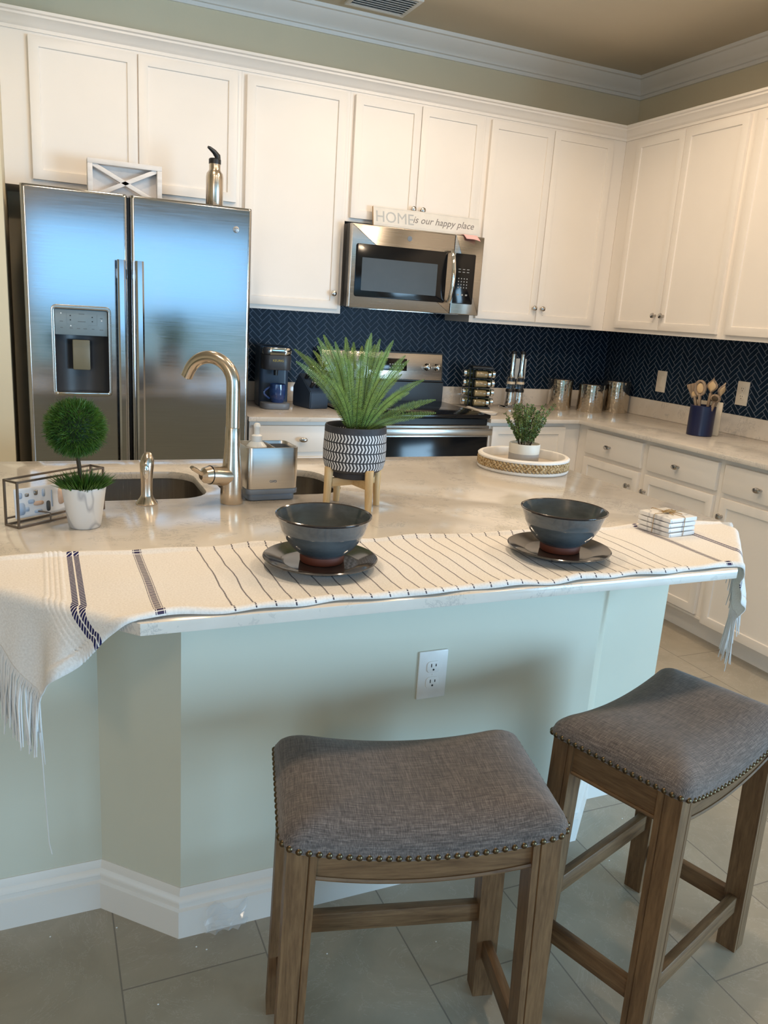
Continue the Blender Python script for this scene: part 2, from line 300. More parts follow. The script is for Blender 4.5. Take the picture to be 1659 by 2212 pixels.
# ------------------------------------------------------------------ mesh helper
class G:
    def __init__(s): s.b = bmesh.new(); s.mats = []
    def mi(s, m):
        if m is None: return 0
        if m not in s.mats: s.mats.append(m)
        return s.mats.index(m)
    def merge(s, t, mat=None, smooth=False, xf=None):
        if xf is not None: t.transform(xf)
        i = s.mi(mat)
        for f in t.faces: f.material_index = i; f.smooth = smooth
        me = bpy.data.meshes.new('tmp'); t.to_mesh(me); t.free(); s.b.from_mesh(me); bpy.data.meshes.remove(me); return s
    def box(s, x0, x1, y0, y1, z0, z1, bev=0.0, mat=None, xf=None, seg=2):
        t = bmesh.new(); bmesh.ops.create_cube(t, size=1.0)
        for v in t.verts: v.co = Vector(((x0+x1)/2+v.co.x*(x1-x0), (y0+y1)/2+v.co.y*(y1-y0), (z0+z1)/2+v.co.z*(z1-z0)))
        if bev: bmesh.ops.bevel(t, geom=t.edges[:], offset=bev, segments=seg, profile=0.5, affect='EDGES')
        return s.merge(t, mat, bool(bev), xf)
    def lathe(s, prof, seg=32, c=(0, 0, 0), mat=None, xf=None, cap=True, mats=None):
        t = bmesh.new(); rings = []
        for r, z in prof:
            if r < 1e-6: rings.append([t.verts.new((c[0], c[1], c[2]+z))])
            else: rings.append([t.verts.new((c[0]+r*math.cos(2*PI*k/seg), c[1]+r*math.sin(2*PI*k/seg), c[2]+z)) for k in range(seg)])
        for a, b in zip(rings, rings[1:]):
            for k in range(seg):
                k2 = (k+1) % seg
                if len(a) == 1 and len(b) == 1: continue
                if len(a) == 1: t.faces.new((a[0], b[k2], b[k]))
                elif len(b) == 1: t.faces.new((a[k], a[k2], b[0]))
                else: t.faces.new((a[k], a[k2], b[k2], b[k]))
        if cap:
            if len(rings[0]) > 1: t.faces.new(rings[0][::-1])
            if len(rings[-1]) > 1: t.faces.new(rings[-1])
        bmesh.ops.recalc_face_normals(t, faces=t.faces[:])
        return s.merge(t, mat, True, xf)
    def tube(s, pts, r, seg=10, mat=None, cap=True, xf=None, flat=1.0):
        t = bmesh.new(); pts = [Vector(p) for p in pts]; n = len(pts); rings = []
        rs = r if isinstance(r, (list, tuple)) else [r]*n
        d = (pts[1]-pts[0]).normalized(); ref = Vector((0, 0, 1)) if abs(d.z) < 0.9 else Vector((1, 0, 0))
        nx = d.cross(ref).normalized()
        for i in range(n):
            d = (pts[min(i+1, n-1)]-pts[max(i-1, 0)]).normalized()
            nx = (nx-d*nx.dot(d)).normalized(); ny = d.cross(nx)
            rings.append([t.verts.new(pts[i]+(nx*math.cos(2*PI*k/seg)+ny*math.sin(2*PI*k/seg)*flat)*rs[i]) for k in range(seg)])
        for a, b in zip(rings, rings[1:]):
            for k in range(seg): t.faces.new((a[k], a[(k+1) % seg], b[(k+1) % seg], b[k]))
        if cap: t.faces.new(rings[0][::-1]); t.faces.new(rings[-1])
        bmesh.ops.recalc_face_normals(t, faces=t.faces[:])
        return s.merge(t, mat, True, xf)
    def prism(s, poly, z0, z1, bev=0.0, mat=None, xf=None, holes=(), smooth=False):
        t = bmesh.new(); es = []
        for lp in [poly]+list(holes):
            vs = [t.verts.new((x, y, z0)) for x, y in lp]
            es += [t.edges.new((vs[i], vs[(i+1) % len(vs)])) for i in range(len(vs))]
        if holes: bmesh.ops.triangle_fill(t, edges=es, use_beauty=True)
        else: t.faces.new(t.verts[:])
        r = bmesh.ops.extrude_face_region(t, geom=t.faces[:])
        for v in r['geom']:
            if isinstance(v, bmesh.types.BMVert): v.co.z = z1
        bmesh.ops.recalc_face_normals(t, faces=t.faces[:])
        if bev:
            ed = [e for e in t.edges if abs(e.verts[0].co.z-e.verts[1].co.z) < 1e-6 and len(e.link_faces) == 2 and e.calc_face_angle(0) > 0.6]
            bmesh.ops.bevel(t, geom=ed, offset=bev, segments=2, profile=0.5, affect='EDGES')
        return s.merge(t, mat, smooth, xf)
    def grid(s, fn, nu, nv, mat=None, smooth=True, uvfn=None, closed_u=False, xf=None):
        t = bmesh.new()
        vs = [[t.verts.new(fn(i/(nu), j/(nv))) for j in range(nv+1)] for i in range(nu+1 if not closed_u else nu)]
        L = t.loops.layers.uv.new('UVMap') if uvfn else None
        for i in range(nu):
            i2 = (i+1) % nu if closed_u else i+1
            for j in range(nv):
                f = t.faces.new((vs[i][j], vs[i2][j], vs[i2][j+1], vs[i][j+1]))
                if L:
                    for lp, (a, c) in zip(f.loops, ((i, j), (i+1, j), (i+1, j+1), (i, j+1))): lp[L].uv = uvfn(a/nu, c/nv)
        return s.merge(t, mat, smooth, xf)
    def tri(s, *faces, mat=None, smooth=False):
        t = bmesh.new()
        for f in faces: t.faces.new([t.verts.new(p) for p in f])
        return s.merge(t, mat, smooth)
    def ball(s, c, r, mat=None, seg=16, sc=(1, 1, 1)):
        t = bmesh.new(); bmesh.ops.create_uvsphere(t, u_segments=seg, v_segments=max(6, seg//2), radius=r)
        for v in t.verts: v.co = Vector((c[0]+v.co.x*sc[0], c[1]+v.co.y*sc[1], c[2]+v.co.z*sc[2]))
        return s.merge(t, mat, True)
    def sweep(s, path, prof, side=1, mat=None):
        """prof points (out, z) swept along an open xy polyline with mitred corners; out is to the path's right when side=1"""
        t = bmesh.new(); P = [Vector((x, y)) for x, y in path]; rings = []
        for i, p in enumerate(P):
            ns = []
            for a, b in ((i-1, i), (i, i+1)):
                if a >= 0 and b < len(P):
                    d = (P[b]-P[a]).normalized(); ns.append(Vector((d.y, -d.x))*side)
            n = ns[0] if len(ns) == 1 else (ns[0]+ns[1])/(1+ns[0].dot(ns[1]))
            rings.append([t.verts.new((p.x+n.x*o, p.y+n.y*o, z)) for o, z in prof])
        m = len(prof)
        for a, b in zip(rings, rings[1:]):
            for k in range(m): t.faces.new((a[k], a[(k+1) % m], b[(k+1) % m], b[k]))
        t.faces.new(rings[0]); t.faces.new(rings[-1][::-1])
        bmesh.ops.recalc_face_normals(t, faces=t.faces[:])
        return s.merge(t, mat, False)
    def build(s, name, mat=None, parent=None, angle=35, loc=None):
        me = bpy.data.meshes.new(name); s.b.to_mesh(me); s.b.free()
        for m in (s.mats or [mat]): me.materials.append(m)
        if angle: me.set_sharp_from_angle(angle=math.radians(angle))
        o = bpy.data.objects.new(name, me); COL.objects.link(o)
        if parent: o.parent = parent
        if loc: o.location = loc
        return o
def tag(o, label=None, cat=None, group=None, kind=None):
    if label: o['label'] = label
    if cat: o['category'] = cat
    if group: o['group'] = group
    if kind: o['kind'] = kind
    return o
def thing(name, label, cat, loc=(0, 0, 0), rz=0.0, group=None):
    o = bpy.data.objects.new(name, None); COL.objects.link(o); o.location = loc; o.rotation_euler = (0, 0, rz)
    o.empty_display_size = 0.05
    return tag(o, label, cat, group)
def copy_tree(o, parent=None):
    c = o.copy(); COL.objects.link(c)
    if parent: c.parent = parent
    for ch in list(o.children): copy_tree(ch, c)
    return c
def text_geo(g, body, size, xf, mat, depth=0.0006, shear=0.0, align='LEFT', bold=0.0):
    cu = bpy.data.curves.new('lettering', 'FONT'); cu.body = body; cu.size = size; cu.extrude = depth; cu.shear = shear; cu.align_x = align; cu.offset = bold; cu.resolution_u = 3
    o = bpy.data.objects.new('lettering', cu); COL.objects.link(o)
    dg = bpy.context.evaluated_depsgraph_get(); me = bpy.data.meshes.new_from_object(o.evaluated_get(dg))
    t = bmesh.new(); t.from_mesh(me); g.merge(t, mat, False, xf)
    bpy.data.objects.remove(o); bpy.data.meshes.remove(me); bpy.data.curves.remove(cu)
def xf_front(x, y, z):   # text plane facing -Y
    return Matrix.Translation((x, y, z)) @ Matrix.Rotation(PI/2, 4, 'X')
def rr(x0, x1, y0, y1, r, n=6):
    pts = []
    for cx, cy, a0 in ((x1-r, y1-r, 0), (x0+r, y1-r, PI/2), (x0+r, y0+r, PI), (x1-r, y0+r, 3*PI/2)):
        for k in range(n+1):
            a = a0+PI/2*k/n; pts.append((cx+r*math.cos(a), cy+r*math.sin(a)))
    return pts
def struct(name, g, mat, parent=None, **k):
    o = g.build(name, mat, parent, **k)
    if not parent: o['kind'] = 'structure'
    return o

# ------------------------------------------------------------------ the room
CZ = 2.845
struct('floor', G().box(-7, 3.2, -7.2, 0.2, -0.1, 0.0), M['floor'])
struct('ceiling', G().box(-7, 3.2, -7.2, 0.2, CZ, CZ+0.1), M['ceiling'])
wb = struct('wall_back', G().box(-7, 0.15, 0.0, 0.15, 0, CZ), M['cream'])
wr = struct('wall_right', G().box(0.0, 0.15, -3.4, 0.0, 0, CZ), M['cream'])
struct('wall_far', G().box(3.0, 3.15, -7.15, 0.15, 0, CZ), M['cream'])
struct('wall_left', G().box(-7.15, -7.0, -7.15, 0.15, 0, CZ), M['cream'])
struct('wall_side', G().box(-3.66, -3.494, -0.70, 0.0, 0, CZ), M['cream'])
# front wall with the sliding glass door opening (behind the camera)
wf = G(); wf.box(-7, -5.95, -7.15, -7.0, 0, CZ); wf.box(-4.55, -3.8, -7.15, -7.0, 0, CZ); wf.box(-5.95, -4.55, -7.15, -7.0, 0, 0.45); wf.box(-5.95, -4.55, -7.15, -7.0, 2.05, CZ); wf.box(-0.6, 0.2, -7.15, -7.0, 0, CZ); wf.box(2.7, 3.0, -7.15, -7.0, 0, CZ); wf.box(0.2, 2.7, -7.15, -7.0, 2.3, CZ); wf.box(-3.8, -0.6, -7.15, -7.0, 2.3, CZ)
struct('wall_front', wf, M['cream'])
dg = G()
for x0, x1 in ((-3.8, -3.73), (-2.24, -2.16), (-0.67, -0.6)): dg.box(x0, x1, -7.11, -7.05, 0, 2.3)
for z0, z1 in ((0, 0.08), (2.22, 2.3)): dg.box(-3.8, -0.6, -7.11, -7.05, z0, z1)
struct('door_1', dg, M['trim'])
dg = G()
for x0, x1 in ((0.2, 0.27), (1.41, 1.49), (2.63, 2.7)): dg.box(x0, x1, -7.11, -7.05, 0, 2.3)
for z0, z1 in ((0, 0.08), (2.22, 2.3)): dg.box(0.2, 2.7, -7.11, -7.05, z0, z1)
struct('added_door', dg, M['trim'])  # unseen door frame added around the right-hand daylight
dg = G()
for x0, x1 in ((-5.95, -5.89), (-5.28, -5.22), (-4.61, -4.55)): dg.box(x0, x1, -7.11, -7.05, 0.45, 2.05)
for z0, z1 in ((0.45, 0.51), (1.99, 2.05)): dg.box(-5.95, -4.55, -7.11, -7.05, z0, z1)
struct('added_window', dg, M['trim'])  # unseen window frame added to go with the left fill light
struct('ground', G().box(-16, 8, -20, -7.15, -0.12, -0.02), M['lawn'])
hg = G()
def hedge_fn(u, v):
    x = -14+20*u; a = v*PI
    return (x, -13-0.8*math.cos(a)+0.1*math.sin(x*7), 1.15*math.sin(a)+0.08*math.sin(x*5+a*3))
hg.grid(hedge_fn, 60, 10); tag(hg.build('garden_hedge', M['hedge']), 'dark green hedge outside the glass door', 'hedge')
# crown moulding along back and right wall
cp = [(0, CZ-0.104), (0.012, CZ-0.104), (0.016, CZ-0.088), (0.026, CZ-0.085), (0.029, CZ-0.076), (0.045, CZ-0.062), (0.064, CZ-0.040), (0.074, CZ-0.026), (0.078, CZ-0.018), (0.092, CZ-0.016), (0.096, CZ), (0, CZ)]
struct('trim_1', G().sweep([(-7, 0), (0, 0), (0, -3.4)], cp), M['trim'])
# crown on top of the wall cabinets
D0, F0 = -0.313, -0.293
kp = [(0, 2.428), (0.006, 2.428), (0.006, 2.441), (0.014, 2.446), (0.018, 2.452), (0.030, 2.466), (0.044, 2.474), (0.044, 2.482), (0.054, 2.486), (0.054, 2.497), (0, 2.497)]
struct('trim_2', G().sweep([(-3.494, F0), (F0, F0), (F0, -2.6)], kp), M['cab'])
# herringbone tile: one mesh per wall, tiles over a grout backing
def herring(width, z0, z1):
    L, w, gp = 0.0735, 0.0245, 0.0036
    t = bmesh.new(); c45 = math.sqrt(0.5)
    n = 3
    def add(ax, ay, lx, ly):
        pts = [(ax+gp/2, ay+gp/2), (ax+lx-gp/2, ay+gp/2), (ax+lx-gp/2, ay+ly-gp/2), (ax+gp/2, ay+ly-gp/2)]
        q = [((x-y)*c45, (x+y)*c45) for x, y in pts]
        cx = sum(p[0] for p in q)/4; cz = sum(p[1] for p in q)/4
        if cx < -0.03 or cx > width+0.03 or cz < -0.03 or cz > z1-z0+0.03: return
        f = t.faces.new([t.verts.new((x, 0, z+z0)) for x, z in q])
    u = w; ext = int((width+2)/u)
    # lattice: step diagonal (u,u) pairs with n*2 period
    for i in range(-ext, ext):
        for j in range(-ext, ext):
            k = (i-j) % (2*n)
            if k == 0: add(i*u, j*u, n*u, u)
            elif k == 2*n-1: add(i*u, j*u, u, n*u)
    for cx, cn in (((0, 0, 0), (1, 0, 0)), ((width, 0, 0), (-1, 0, 0)), ((0, 0, z0), (0, 0, 1)), ((0, 0, z1), (0, 0, -1))):
        bmesh.ops.bisect_plane(t, geom=t.verts[:]+t.edges[:]+t.faces[:], plane_co=cx, plane_no=cn, clear_inner=True)
    r = bmesh.ops.extrude_face_region(t, geom=t.faces[:])
    for v in r['geom']:
        if isinstance(v, bmesh.types.BMVert): v.co.y -= 0.0011
    bmesh.ops.recalc_face_normals(t, faces=t.faces[:])
    g = G(); g.merge(t, M['navy_tile']); g.box(0, width, -0.0005, 0.0, z0, z1, mat=M['grout']); return g
o = herring(2.50, 0.905, 1.50).build('herringbone_tile', None, wb); o.location = (-2.50, -0.004, 0)
g = G(); o = herring(2.6, 0.905, 1.50).build('herringbone_tile', None, wr); o.location = (-0.004, -0.003, 0); o.rotation_euler = (0, 0, -PI/2)

# ------------------------------------------------------------------ cabinets
def door_geo(g, x0, x1, z0, z1, y=-0.020, st=0.057, flat=False):
    t = bmesh.new(); bmesh.ops.create_cube(t, size=1.0)
    for v in t.verts: v.co = Vector(((x0+x1)/2+v.co.x*(x1-x0), y/2+v.co.y*abs(y), (z0+z1)/2+v.co.z*(z1-z0)))
    if not flat:
        ff = [f for f in t.faces if f.normal.y < -0.9]
        bmesh.ops.inset_region(t, faces=ff, thickness=st); bmesh.ops.inset_region(t, faces=ff, thickness=0.002, depth=-0.0075)
    ed = [e for e in t.edges if (abs(e.verts[0].co.y-y) < 1e-5 and abs(e.verts[1].co.y-y) < 1e-5) and len(e.link_faces) == 2 and e.calc_face_angle(0) > 1.2]
    bmesh.ops.bevel(t, geom=ed, offset=0.0018 if not flat else 0.005, segments=2, profile=0.5, affect='EDGES')
    return g.merge(t)
def knob_geo(g, x, z, y=-0.020, oval=False):
    xf = Matrix.Translation((x, y, z)) @ Matrix.Rotation(PI/2, 4, 'X')
    if oval: xf = xf @ Matrix.Diagonal((1.5, 0.85, 1, 1))
    return g.lathe([(0.0075, 0), (0.006, 0.004), (0.0055, 0.012), (0.0105, 0.016), (0.0145, 0.021), (0.013, 0.027), (0.008, 0.030), (0, 0.031)], 20, xf=xf)
def cabinet(name, label, loc, rz, x0, x1, depth, z0, z1, doors=(), drawers=(), toe=False, group=None):
    """local x along the face, front at y=0 facing -y; doors (x0,x1,z0,z1,knob_x or None,knob_z), drawers (x0,x1,z0,z1)"""
    t = thing(name, label, 'cabinet', loc, rz, group)
    b = G()
    if toe:
        b.box(x0, x1, 0, depth, 0.115, z1); b.box(x0, x1, 0.07, depth, 0.0, 0.115); b.box(x0, x1, -0.003, 0.01, 0.115, 0.125)
    else: b.box(x0, x1, 0, depth, z0, z1)
    b.build('carcass', M['cab'], t)
    for d in doors:
        o = door_geo(G(), *d[:4]).build('door', M['cab'], t)
        if d[4] is not None: knob_geo(G(), d[4], d[5]).build('knob', M['knob'], o)
    for d in drawers:
        o = door_geo(G(), *d[:4], flat=True).build('drawer_front', M['cab'], t)
        if len(d) > 4: knob_geo(G(), d[4], d[5], oval=True).build('knob', M['knob'], o)
    return t
UZ, UT = 1.385, 2.43
GU = 'white shaker wall cabinets'
cabinet('wall_cabinet', 'white two-door cabinet above the steel refrigerator', (0, F0, 0), 0, -3.4935, -2.4930, 0.288, 1.831, UT,
        [(-3.384, -2.954, 1.860, 2.413, None, 0), (-2.949, -2.514, 1.860, 2.413, None, 0)], group=GU)
cabinet('wall_cabinet', 'white single-door tall cabinet between refrigerator and microwave', (0, F0, 0), 0, -2.4925, -1.9615, 0.288, UZ, UT,
        [(-2.471, -1.985, 1.406, 2.413, -2.014, 1.482)], group=GU)
cabinet('wall_cabinet', 'short white two-door cabinet above the microwave', (0, F0, 0), 0, -1.961, -1.2065, 0.288, 1.836, UT,
        [(-1.939, -1.586, 1.852, 2.413, -1.605, 1.926), (-1.582, -1.228, 1.852, 2.413, -1.552, 1.926)], group=GU)
cabinet('wall_cabinet', 'tall white two-door cabinet to the right of the microwave', (0, F0, 0), 0, -1.206, -0.2935, 0.288, UZ, UT,
        [(-1.178, -0.789, 1.408, 2.413, -0.812, 1.484), (-0.785, -0.389, 1.408, 2.413, -0.757, 1.484)], group=GU)
cabinet('wall_cabinet', 'tall white two-door cabinet on the right wall, next to the corner', (F0, 0, 0), -PI/2, 0.2935, 1.2125, 0.288, UZ, UT,
        [(0.410, 0.777, 1.408, 2.413, 0.750, 1.484), (0.781, 1.186, 1.408, 2.413, 0.811, 1.484)], group=GU)
cabinet('wall_cabinet', 'white wall cabinet cut off by the right edge of the picture', (F0, 0, 0), -PI/2, 1.213, 2.20, 0.288, UZ, UT,
        [(1.241, 1.70, 1.408, 2.413, 1.672, 1.484), (1.704, 2.17, 1.408, 2.413, 1.732, 1.484)], group=GU)
# base units
GB = 'white shaker base cabinets'
BF = -0.61
cabinet('base_cabinet', 'white base cabinet with one drawer beside the refrigerator', (0, BF, 0), 0, -2.500, -1.991, 0.60, 0, 0.877,
        [(-2.482, -2.015, 0.135, 0.705, -2.04, 0.63)], [(-2.482, -2.015, 0.728, 0.856, -2.245, 0.791)], True, GB)
cabinet('base_cabinet', 'narrow white base cabinet between range and corner, behind the round tray', (0, BF, 0), 0, -1.216, -0.6105, 0.60, 0, 0.877,
        [(-1.19, -0.72, 0.135, 0.856, None, 0)], [], True, GB)
cabinet('base_cabinet', 'white base cabinet on the right run nearest the corner', (BF, 0, 0), -PI/2, 0.6105, 1.1715, 0.60, 0, 0.877,
        [(0.700, 1.147, 0.135, 0.705, 1.092, 0.625)], [(0.700, 1.150, 0.728, 0.856, 0.905, 0.789)], True, GB)
cabinet('base_cabinet', 'white base cabinet behind the marble coasters, second from the corner', (BF, 0, 0), -PI/2, 1.172, 1.6665, 0.60, 0, 0.877,
        [(1.194, 1.645, 0.135, 0.705, 1.214, 0.622)], [(1.196, 1.645, 0.728, 0.856, 1.408, 0.787)], True, GB)
cabinet('base_cabinet', 'white base cabinet behind the runner\'s hanging tassel at right', (BF, 0, 0), -PI/2, 1.667, 2.1500, 0.60, 0, 0.877,
        [(1.690, 2.128, 0.110, 0.705, 1.712, 0.625)], [(1.684, 2.128, 0.728, 0.856, 1.888, 0.784)], True, GB)

# worktops with upstand
def quartz_top(name, label, poly, z0=0.878, z1=0.90, holes=(), ups=()):
    o = G().prism(poly, z0, z1, 0.002, holes=holes).build(name, M['quartz'])
    tag(o, label, 'worktop')
    for u in ups: G().box(*u, 0.900, 1.003, 0.0015).build('upstand', M['quartz'], o)
    return o
quartz_top('worktop', 'short pale quartz worktop with upstand between refrigerator and range', [(-2.512, -0.652), (-1.989, -0.652), (-1.989, -0.008), (-2.512, -0.008)], ups=[(-2.512, -1.989, -0.026, -0.008)])
quartz_top('worktop', 'L-shaped pale quartz worktop with upstand along the right wall', [(-1.219, -0.652), (-0.652, -0.652), (-0.652, -2.45), (-0.008, -2.45), (-0.008, -0.008), (-1.219, -0.008)],
           ups=[(-1.219, -0.008, -0.026, -0.008), (-0.026, -0.008, -2.45, -0.0265)])

# ------------------------------------------------------------------ island
isl = thing('kitchen_island', 'pale green-painted kitchen island base with white baseboard', 'island', (0, 0, 0))
kpoly = [(-3.520, -1.70), (-3.520, -2.526), (-3.302, -2.526), (-3.146, -2.680), (-2.064, -2.680), (-1.908, -2.526), (-1.690, -2.526), (-1.690, -1.70)]
hl = [(-3.36, -2.20), (-2.56, -2.20), (-2.56, -1.80), (-3.36, -1.80)]
G().prism(kpoly, 0, 0.8775, holes=[hl]).build('body', M['island'], isl)
bb = [(0, 0), (0.018, 0), (0.018, 0.070), (0.0120, 0.075), (0.0120, 0.086), (0.0165, 0.090), (0.0150, 0.097), (0.0085, 0.104), (0.0085, 0.110), (0.003, 0.122), (0, 0.122)]
G().sweep([kpoly[0]]+kpoly[1:], bb, side=1).build('baseboard', M['trim'], isl)
holeL = rr(-3.330, -2.985, -2.176, -1.830, 0.085); holeR = rr(-2.940, -2.588, -2.172, -1.830, 0.10)
quartz_top('worktop', 'long white quartz island worktop with grey veins and clipped corners',
           [(-3.565, -1.648), (-3.565, -2.695), (-3.262, -3.0), (-1.972, -3.0), (-1.645, -2.672), (-1.645, -1.648)], holes=[holeL, holeR])
sk = thing('kitchen_sink', 'undermounted double stainless steel sink in the island worktop', 'sink', (0, 0, 0.8765))
def bowl_sink(x0, x1, y0, y1, r, name):
    t = bmesh.new()
    lv = [(-0.012, 0.0, r), (0.006, 0.0, r), (0.006, -0.006, r), (0.0, -0.13, r), (-0.008, -0.17, r*0.95), (-0.035, -0.187, r*0.8), (-0.10, -0.190, r*0.5)]
    rings = []
    for d, z, q in lv:
        rings.append([t.verts.new((x, y, z)) for x, y in rr(x0-d, x1+d, y0-d, y1+d, max(0.02, q+d))])
    for a, b in zip(rings[1:], rings[2:]):
        for k in range(len(a)): t.faces.new((a[k], a[(k+1) % len(a)], b[(k+1) % len(a)], b[k]))
    t.faces.new(rings[-1]); 
    for v in rings[0]: t.verts.remove(v)
    bmesh.ops.recalc_face_normals(t, faces=t.faces[:]); bmesh.ops.reverse_faces(t, faces=t.faces[:])
    g = G(); g.merge(t, None, True); o = g.build(name, M['sink'], sk)
    d = G(); d.lathe([(0, 0.0), (0.020, 0.001), (0.042, 0.003), (0.044, 0.0)], 24, ((x0+x1)/2, (y0+y1)/2, -0.1895)); d.build('drain', M['chrome'], o)
bowl_sink(-3.330, -2.985, -2.176, -1.830, 0.085, 'basin'); bowl_sink(-2.940, -2.588, -2.172, -1.830, 0.10, 'basin')

# outlets and switches
def outlet(label, loc, rz, mat, cat='outlet', switch=False, sc=1.0):
    t = thing('wall_switch' if switch else 'wall_outlet', label, 'switch' if switch else 'outlet', loc, rz)
    w, h = 0.0385*sc, 0.062*sc
    G().box(-w, w, -0.006, 0, -h, h, 0.0025).build('plate', mat, t)
    if switch:
        G().box(-0.016, 0.016, -0.0105, -0.005, -0.033, 0.033, 0.002).build('rocker', mat, t)
    else:
        for z in (0.0215, -0.0195):
            g = G()
            poly = rr(-0.0175, 0.0175, -0.0145, 0.0145, 0.0095)
            g.prism(poly, 0.0055, 0.0085, 0.001, xf=Matrix.Translation((0, 0, z)) @ Matrix.Rotation(PI/2, 4, 'X'), mat=mat)
            g.box(-0.0072, -0.0050, -0.0090, -0.008, z+0.000, z+0.0085, mat=M['black']); g.box(0.0050, 0.0072, -0.0090, -0.008, z+0.001, z+0.0075, mat=M['black'])
            g.lathe([(0.0025, 0), (0.0025, 0.0004)], 12, xf=Matrix.Translation((0, -0.0086, z-0.007)) @ Matrix.Rotation(PI/2, 4, 'X'), mat=M['black'])
            g.build('receptacle', None, t)
        G().lathe([(0.003, 0), (0.002, 0.0012), (0, 0.0014)], 10, xf=Matrix.Translation((0, -0.006, 0.001)) @ Matrix.Rotation(PI/2, 4, 'X')).build('screw', M['white'], t)
    return t
outlet('white wall outlet low on the island front', (-2.553, -2.6802, 0.570), 0, M['white'])
outlet('white wall outlet on the navy tile behind the pepper mills', (-0.653, -0.0062, 1.123), 0, M['white'])
outlet('ivory wall switch on the navy tile of the right wall', (-0.0062, -0.540, 1.117), -PI/2, M['ivory'], switch=True)
outlet('ivory wall outlet on the right wall beside the utensil crock', (-0.0062, -1.145, 1.117), -PI/2, M['ivory'])

# ceiling vent
t = thing('ceiling_vent', 'white slatted air vent in the ceiling near the crown moulding', 'vent', (-1.815, -0.285, CZ))
f = G(); f.box(-0.155, 0.155, -0.125, -0.105, -0.012, 0, 0.002); f.box(-0.155, 0.155, 0.105, 0.125, -0.012, 0, 0.002); f.box(-0.155, -0.135, -0.105, 0.105, -0.012, 0, 0.002); f.box(0.135, 0.155, -0.105, 0.105, -0.012, 0, 0.002)
f.build('frame', M['trim'], t); G().box(-0.135, 0.135, -0.105, 0.105, -0.002, -0.0005).build('backing', M['charcoal'], t)
for k in range(8):
    y = -0.092+0.0263*k
    G().box(-0.135, 0.135, -0.011, 0.011, -0.001, 0.001, xf=Matrix.Translation((0, y, -0.0075)) @ Matrix.Rotation(0.6, 4, 'X')).build('slat', M['trim'], t)

# ------------------------------------------------------------------ refrigerator
fr = thing('refrigerator', 'stainless steel side-by-side refrigerator with ice and water dispenser', 'refrigerator', (0, 0, 0))
G().box(-3.430, -2.532, -0.615, -0.03, 0.02, 1.778, 0.004).build('case', M['charcoal'], fr)
G().box(-3.05, -3.02, -0.655, -0.61, 0.05, 1.79).build('door_gasket', M['black'], fr)
G().box(-3.42, -2.54, -0.66, -0.61, 0.0, 0.075).build('toe_grille', M['black'], fr)
FY, FZ0, FZ1 = -0.693, 0.085, 1.797
def fridge_door(x0, x1, hole=None):
    hw = (x1-x0)/2; c = (x0+x1)/2
    def yo(x):
        e = min(x-x0, x1-x); r = 0.016
        k = 0 if e >= r else r-math.sqrt(max(0, r*r-(r-e)**2))
        return FY-0.0022*(1-((x-c)/hw)**2)+0.001+k
    xs = [x0+0.016*(1-math.cos(PI/2*k/5)) for k in range(6)]; xs += [x1-0.016*(1-math.cos(PI/2*k/5)) for k in range(6)]
    xs += [x0+0.018, x1-0.018]+[x0+0.03+(x1-x0-0.06)*k/12 for k in range(13)]
    zs = [FZ0, FZ1, FZ0+0.006, FZ1-0.006, FZ0+0.012, FZ1-0.012, FZ0+0.03, FZ1-0.03]
    if hole: xs += [hole[0], hole[1]]; zs += [hole[2], hole[3]]
    xs = sorted(set(round(x, 5) for x in xs)); zs = sorted(set(zs)); t = bmesh.new(); V = {}
    def zi(z, y): return y+(0.004 if z in (FZ0, FZ1) else 0)
    for i, x in enumerate(xs):
        for j, z in enumerate(zs): V[i, j] = t.verts.new((x, zi(z, yo(x)), z))
    for i in range(len(xs)-1):
        for j in range(len(zs)-1):
            mx = (xs[i]+xs[i+1])/2; mz = (zs[j]+zs[j+1])/2
            if hole and hole[0] < mx < hole[1] and hole[2] < mz < hole[3]: continue
            t.faces.new((V[i, j], V[i+1, j], V[i+1, j+1], V[i, j+1]))
    be = [e for e in t.edges if len(e.link_faces) == 1]
    r = bmesh.ops.extrude_edge_only(t, edges=be)
    for v in r['geom']:
        if isinstance(v, bmesh.types.BMVert):
            inner = hole and hole[0]-1e-4 < v.co.x < hole[1]+1e-4 and hole[2]-1e-4 < v.co.z < hole[3]+1e-4
            v.co.y = FY+0.05 if inner else FY+0.071
    bmesh.ops.recalc_face_normals(t, faces=t.faces[:])
    g = G(); g.merge(t, None, True); return g
HO = (-3.3305, -3.1215, 0.998, 1.342)
dl = fridge_door(-3.435, -3.0395, HO).build('door', M['steel'], fr, angle=50)
dr = fridge_door(-3.0305, -2.527).build('door', M['steel'], fr, angle=50)
def fhandle(x, par):
    g = G()
    def fn(u, v):
        return None
    pts = [(x, -0.738-0.012*math.sin(PI*k/12), 0.42+(1.543-0.42)*k/12) for k in range(13)]
    t = bmesh.new(); rings = []
    for p in pts:
        rings.append([t.verts.new((p[0]+a, p[1]+b, p[2])) for a, b in ((-0.016, 0.010), (-0.016, -0.004), (-0.009, -0.010), (0.009, -0.010), (0.016, -0.004), (0.016, 0.010))])
    for a, b in zip(rings, rings[1:]):
        for k in range(6): t.faces.new((a[k], a[(k+1) % 6], b[(k+1) % 6], b[k]))
    t.faces.new(rings[0][::-1]); t.faces.new(rings[-1]); bmesh.ops.recalc_face_normals(t, faces=t.faces[:])
    g.merge(t, None, True)
    for z in (0.47, 1.49): g.box(x-0.012, x+0.012, -0.735, -0.69, z-0.02, z+0.02, 0.003)
    return g.build('handle', M['steel'], par)
fhandle(-3.0715, dl); fhandle(-3.0005, dr)
dp = thing('dispenser', None, None); dp.parent = dl
tmp = G()
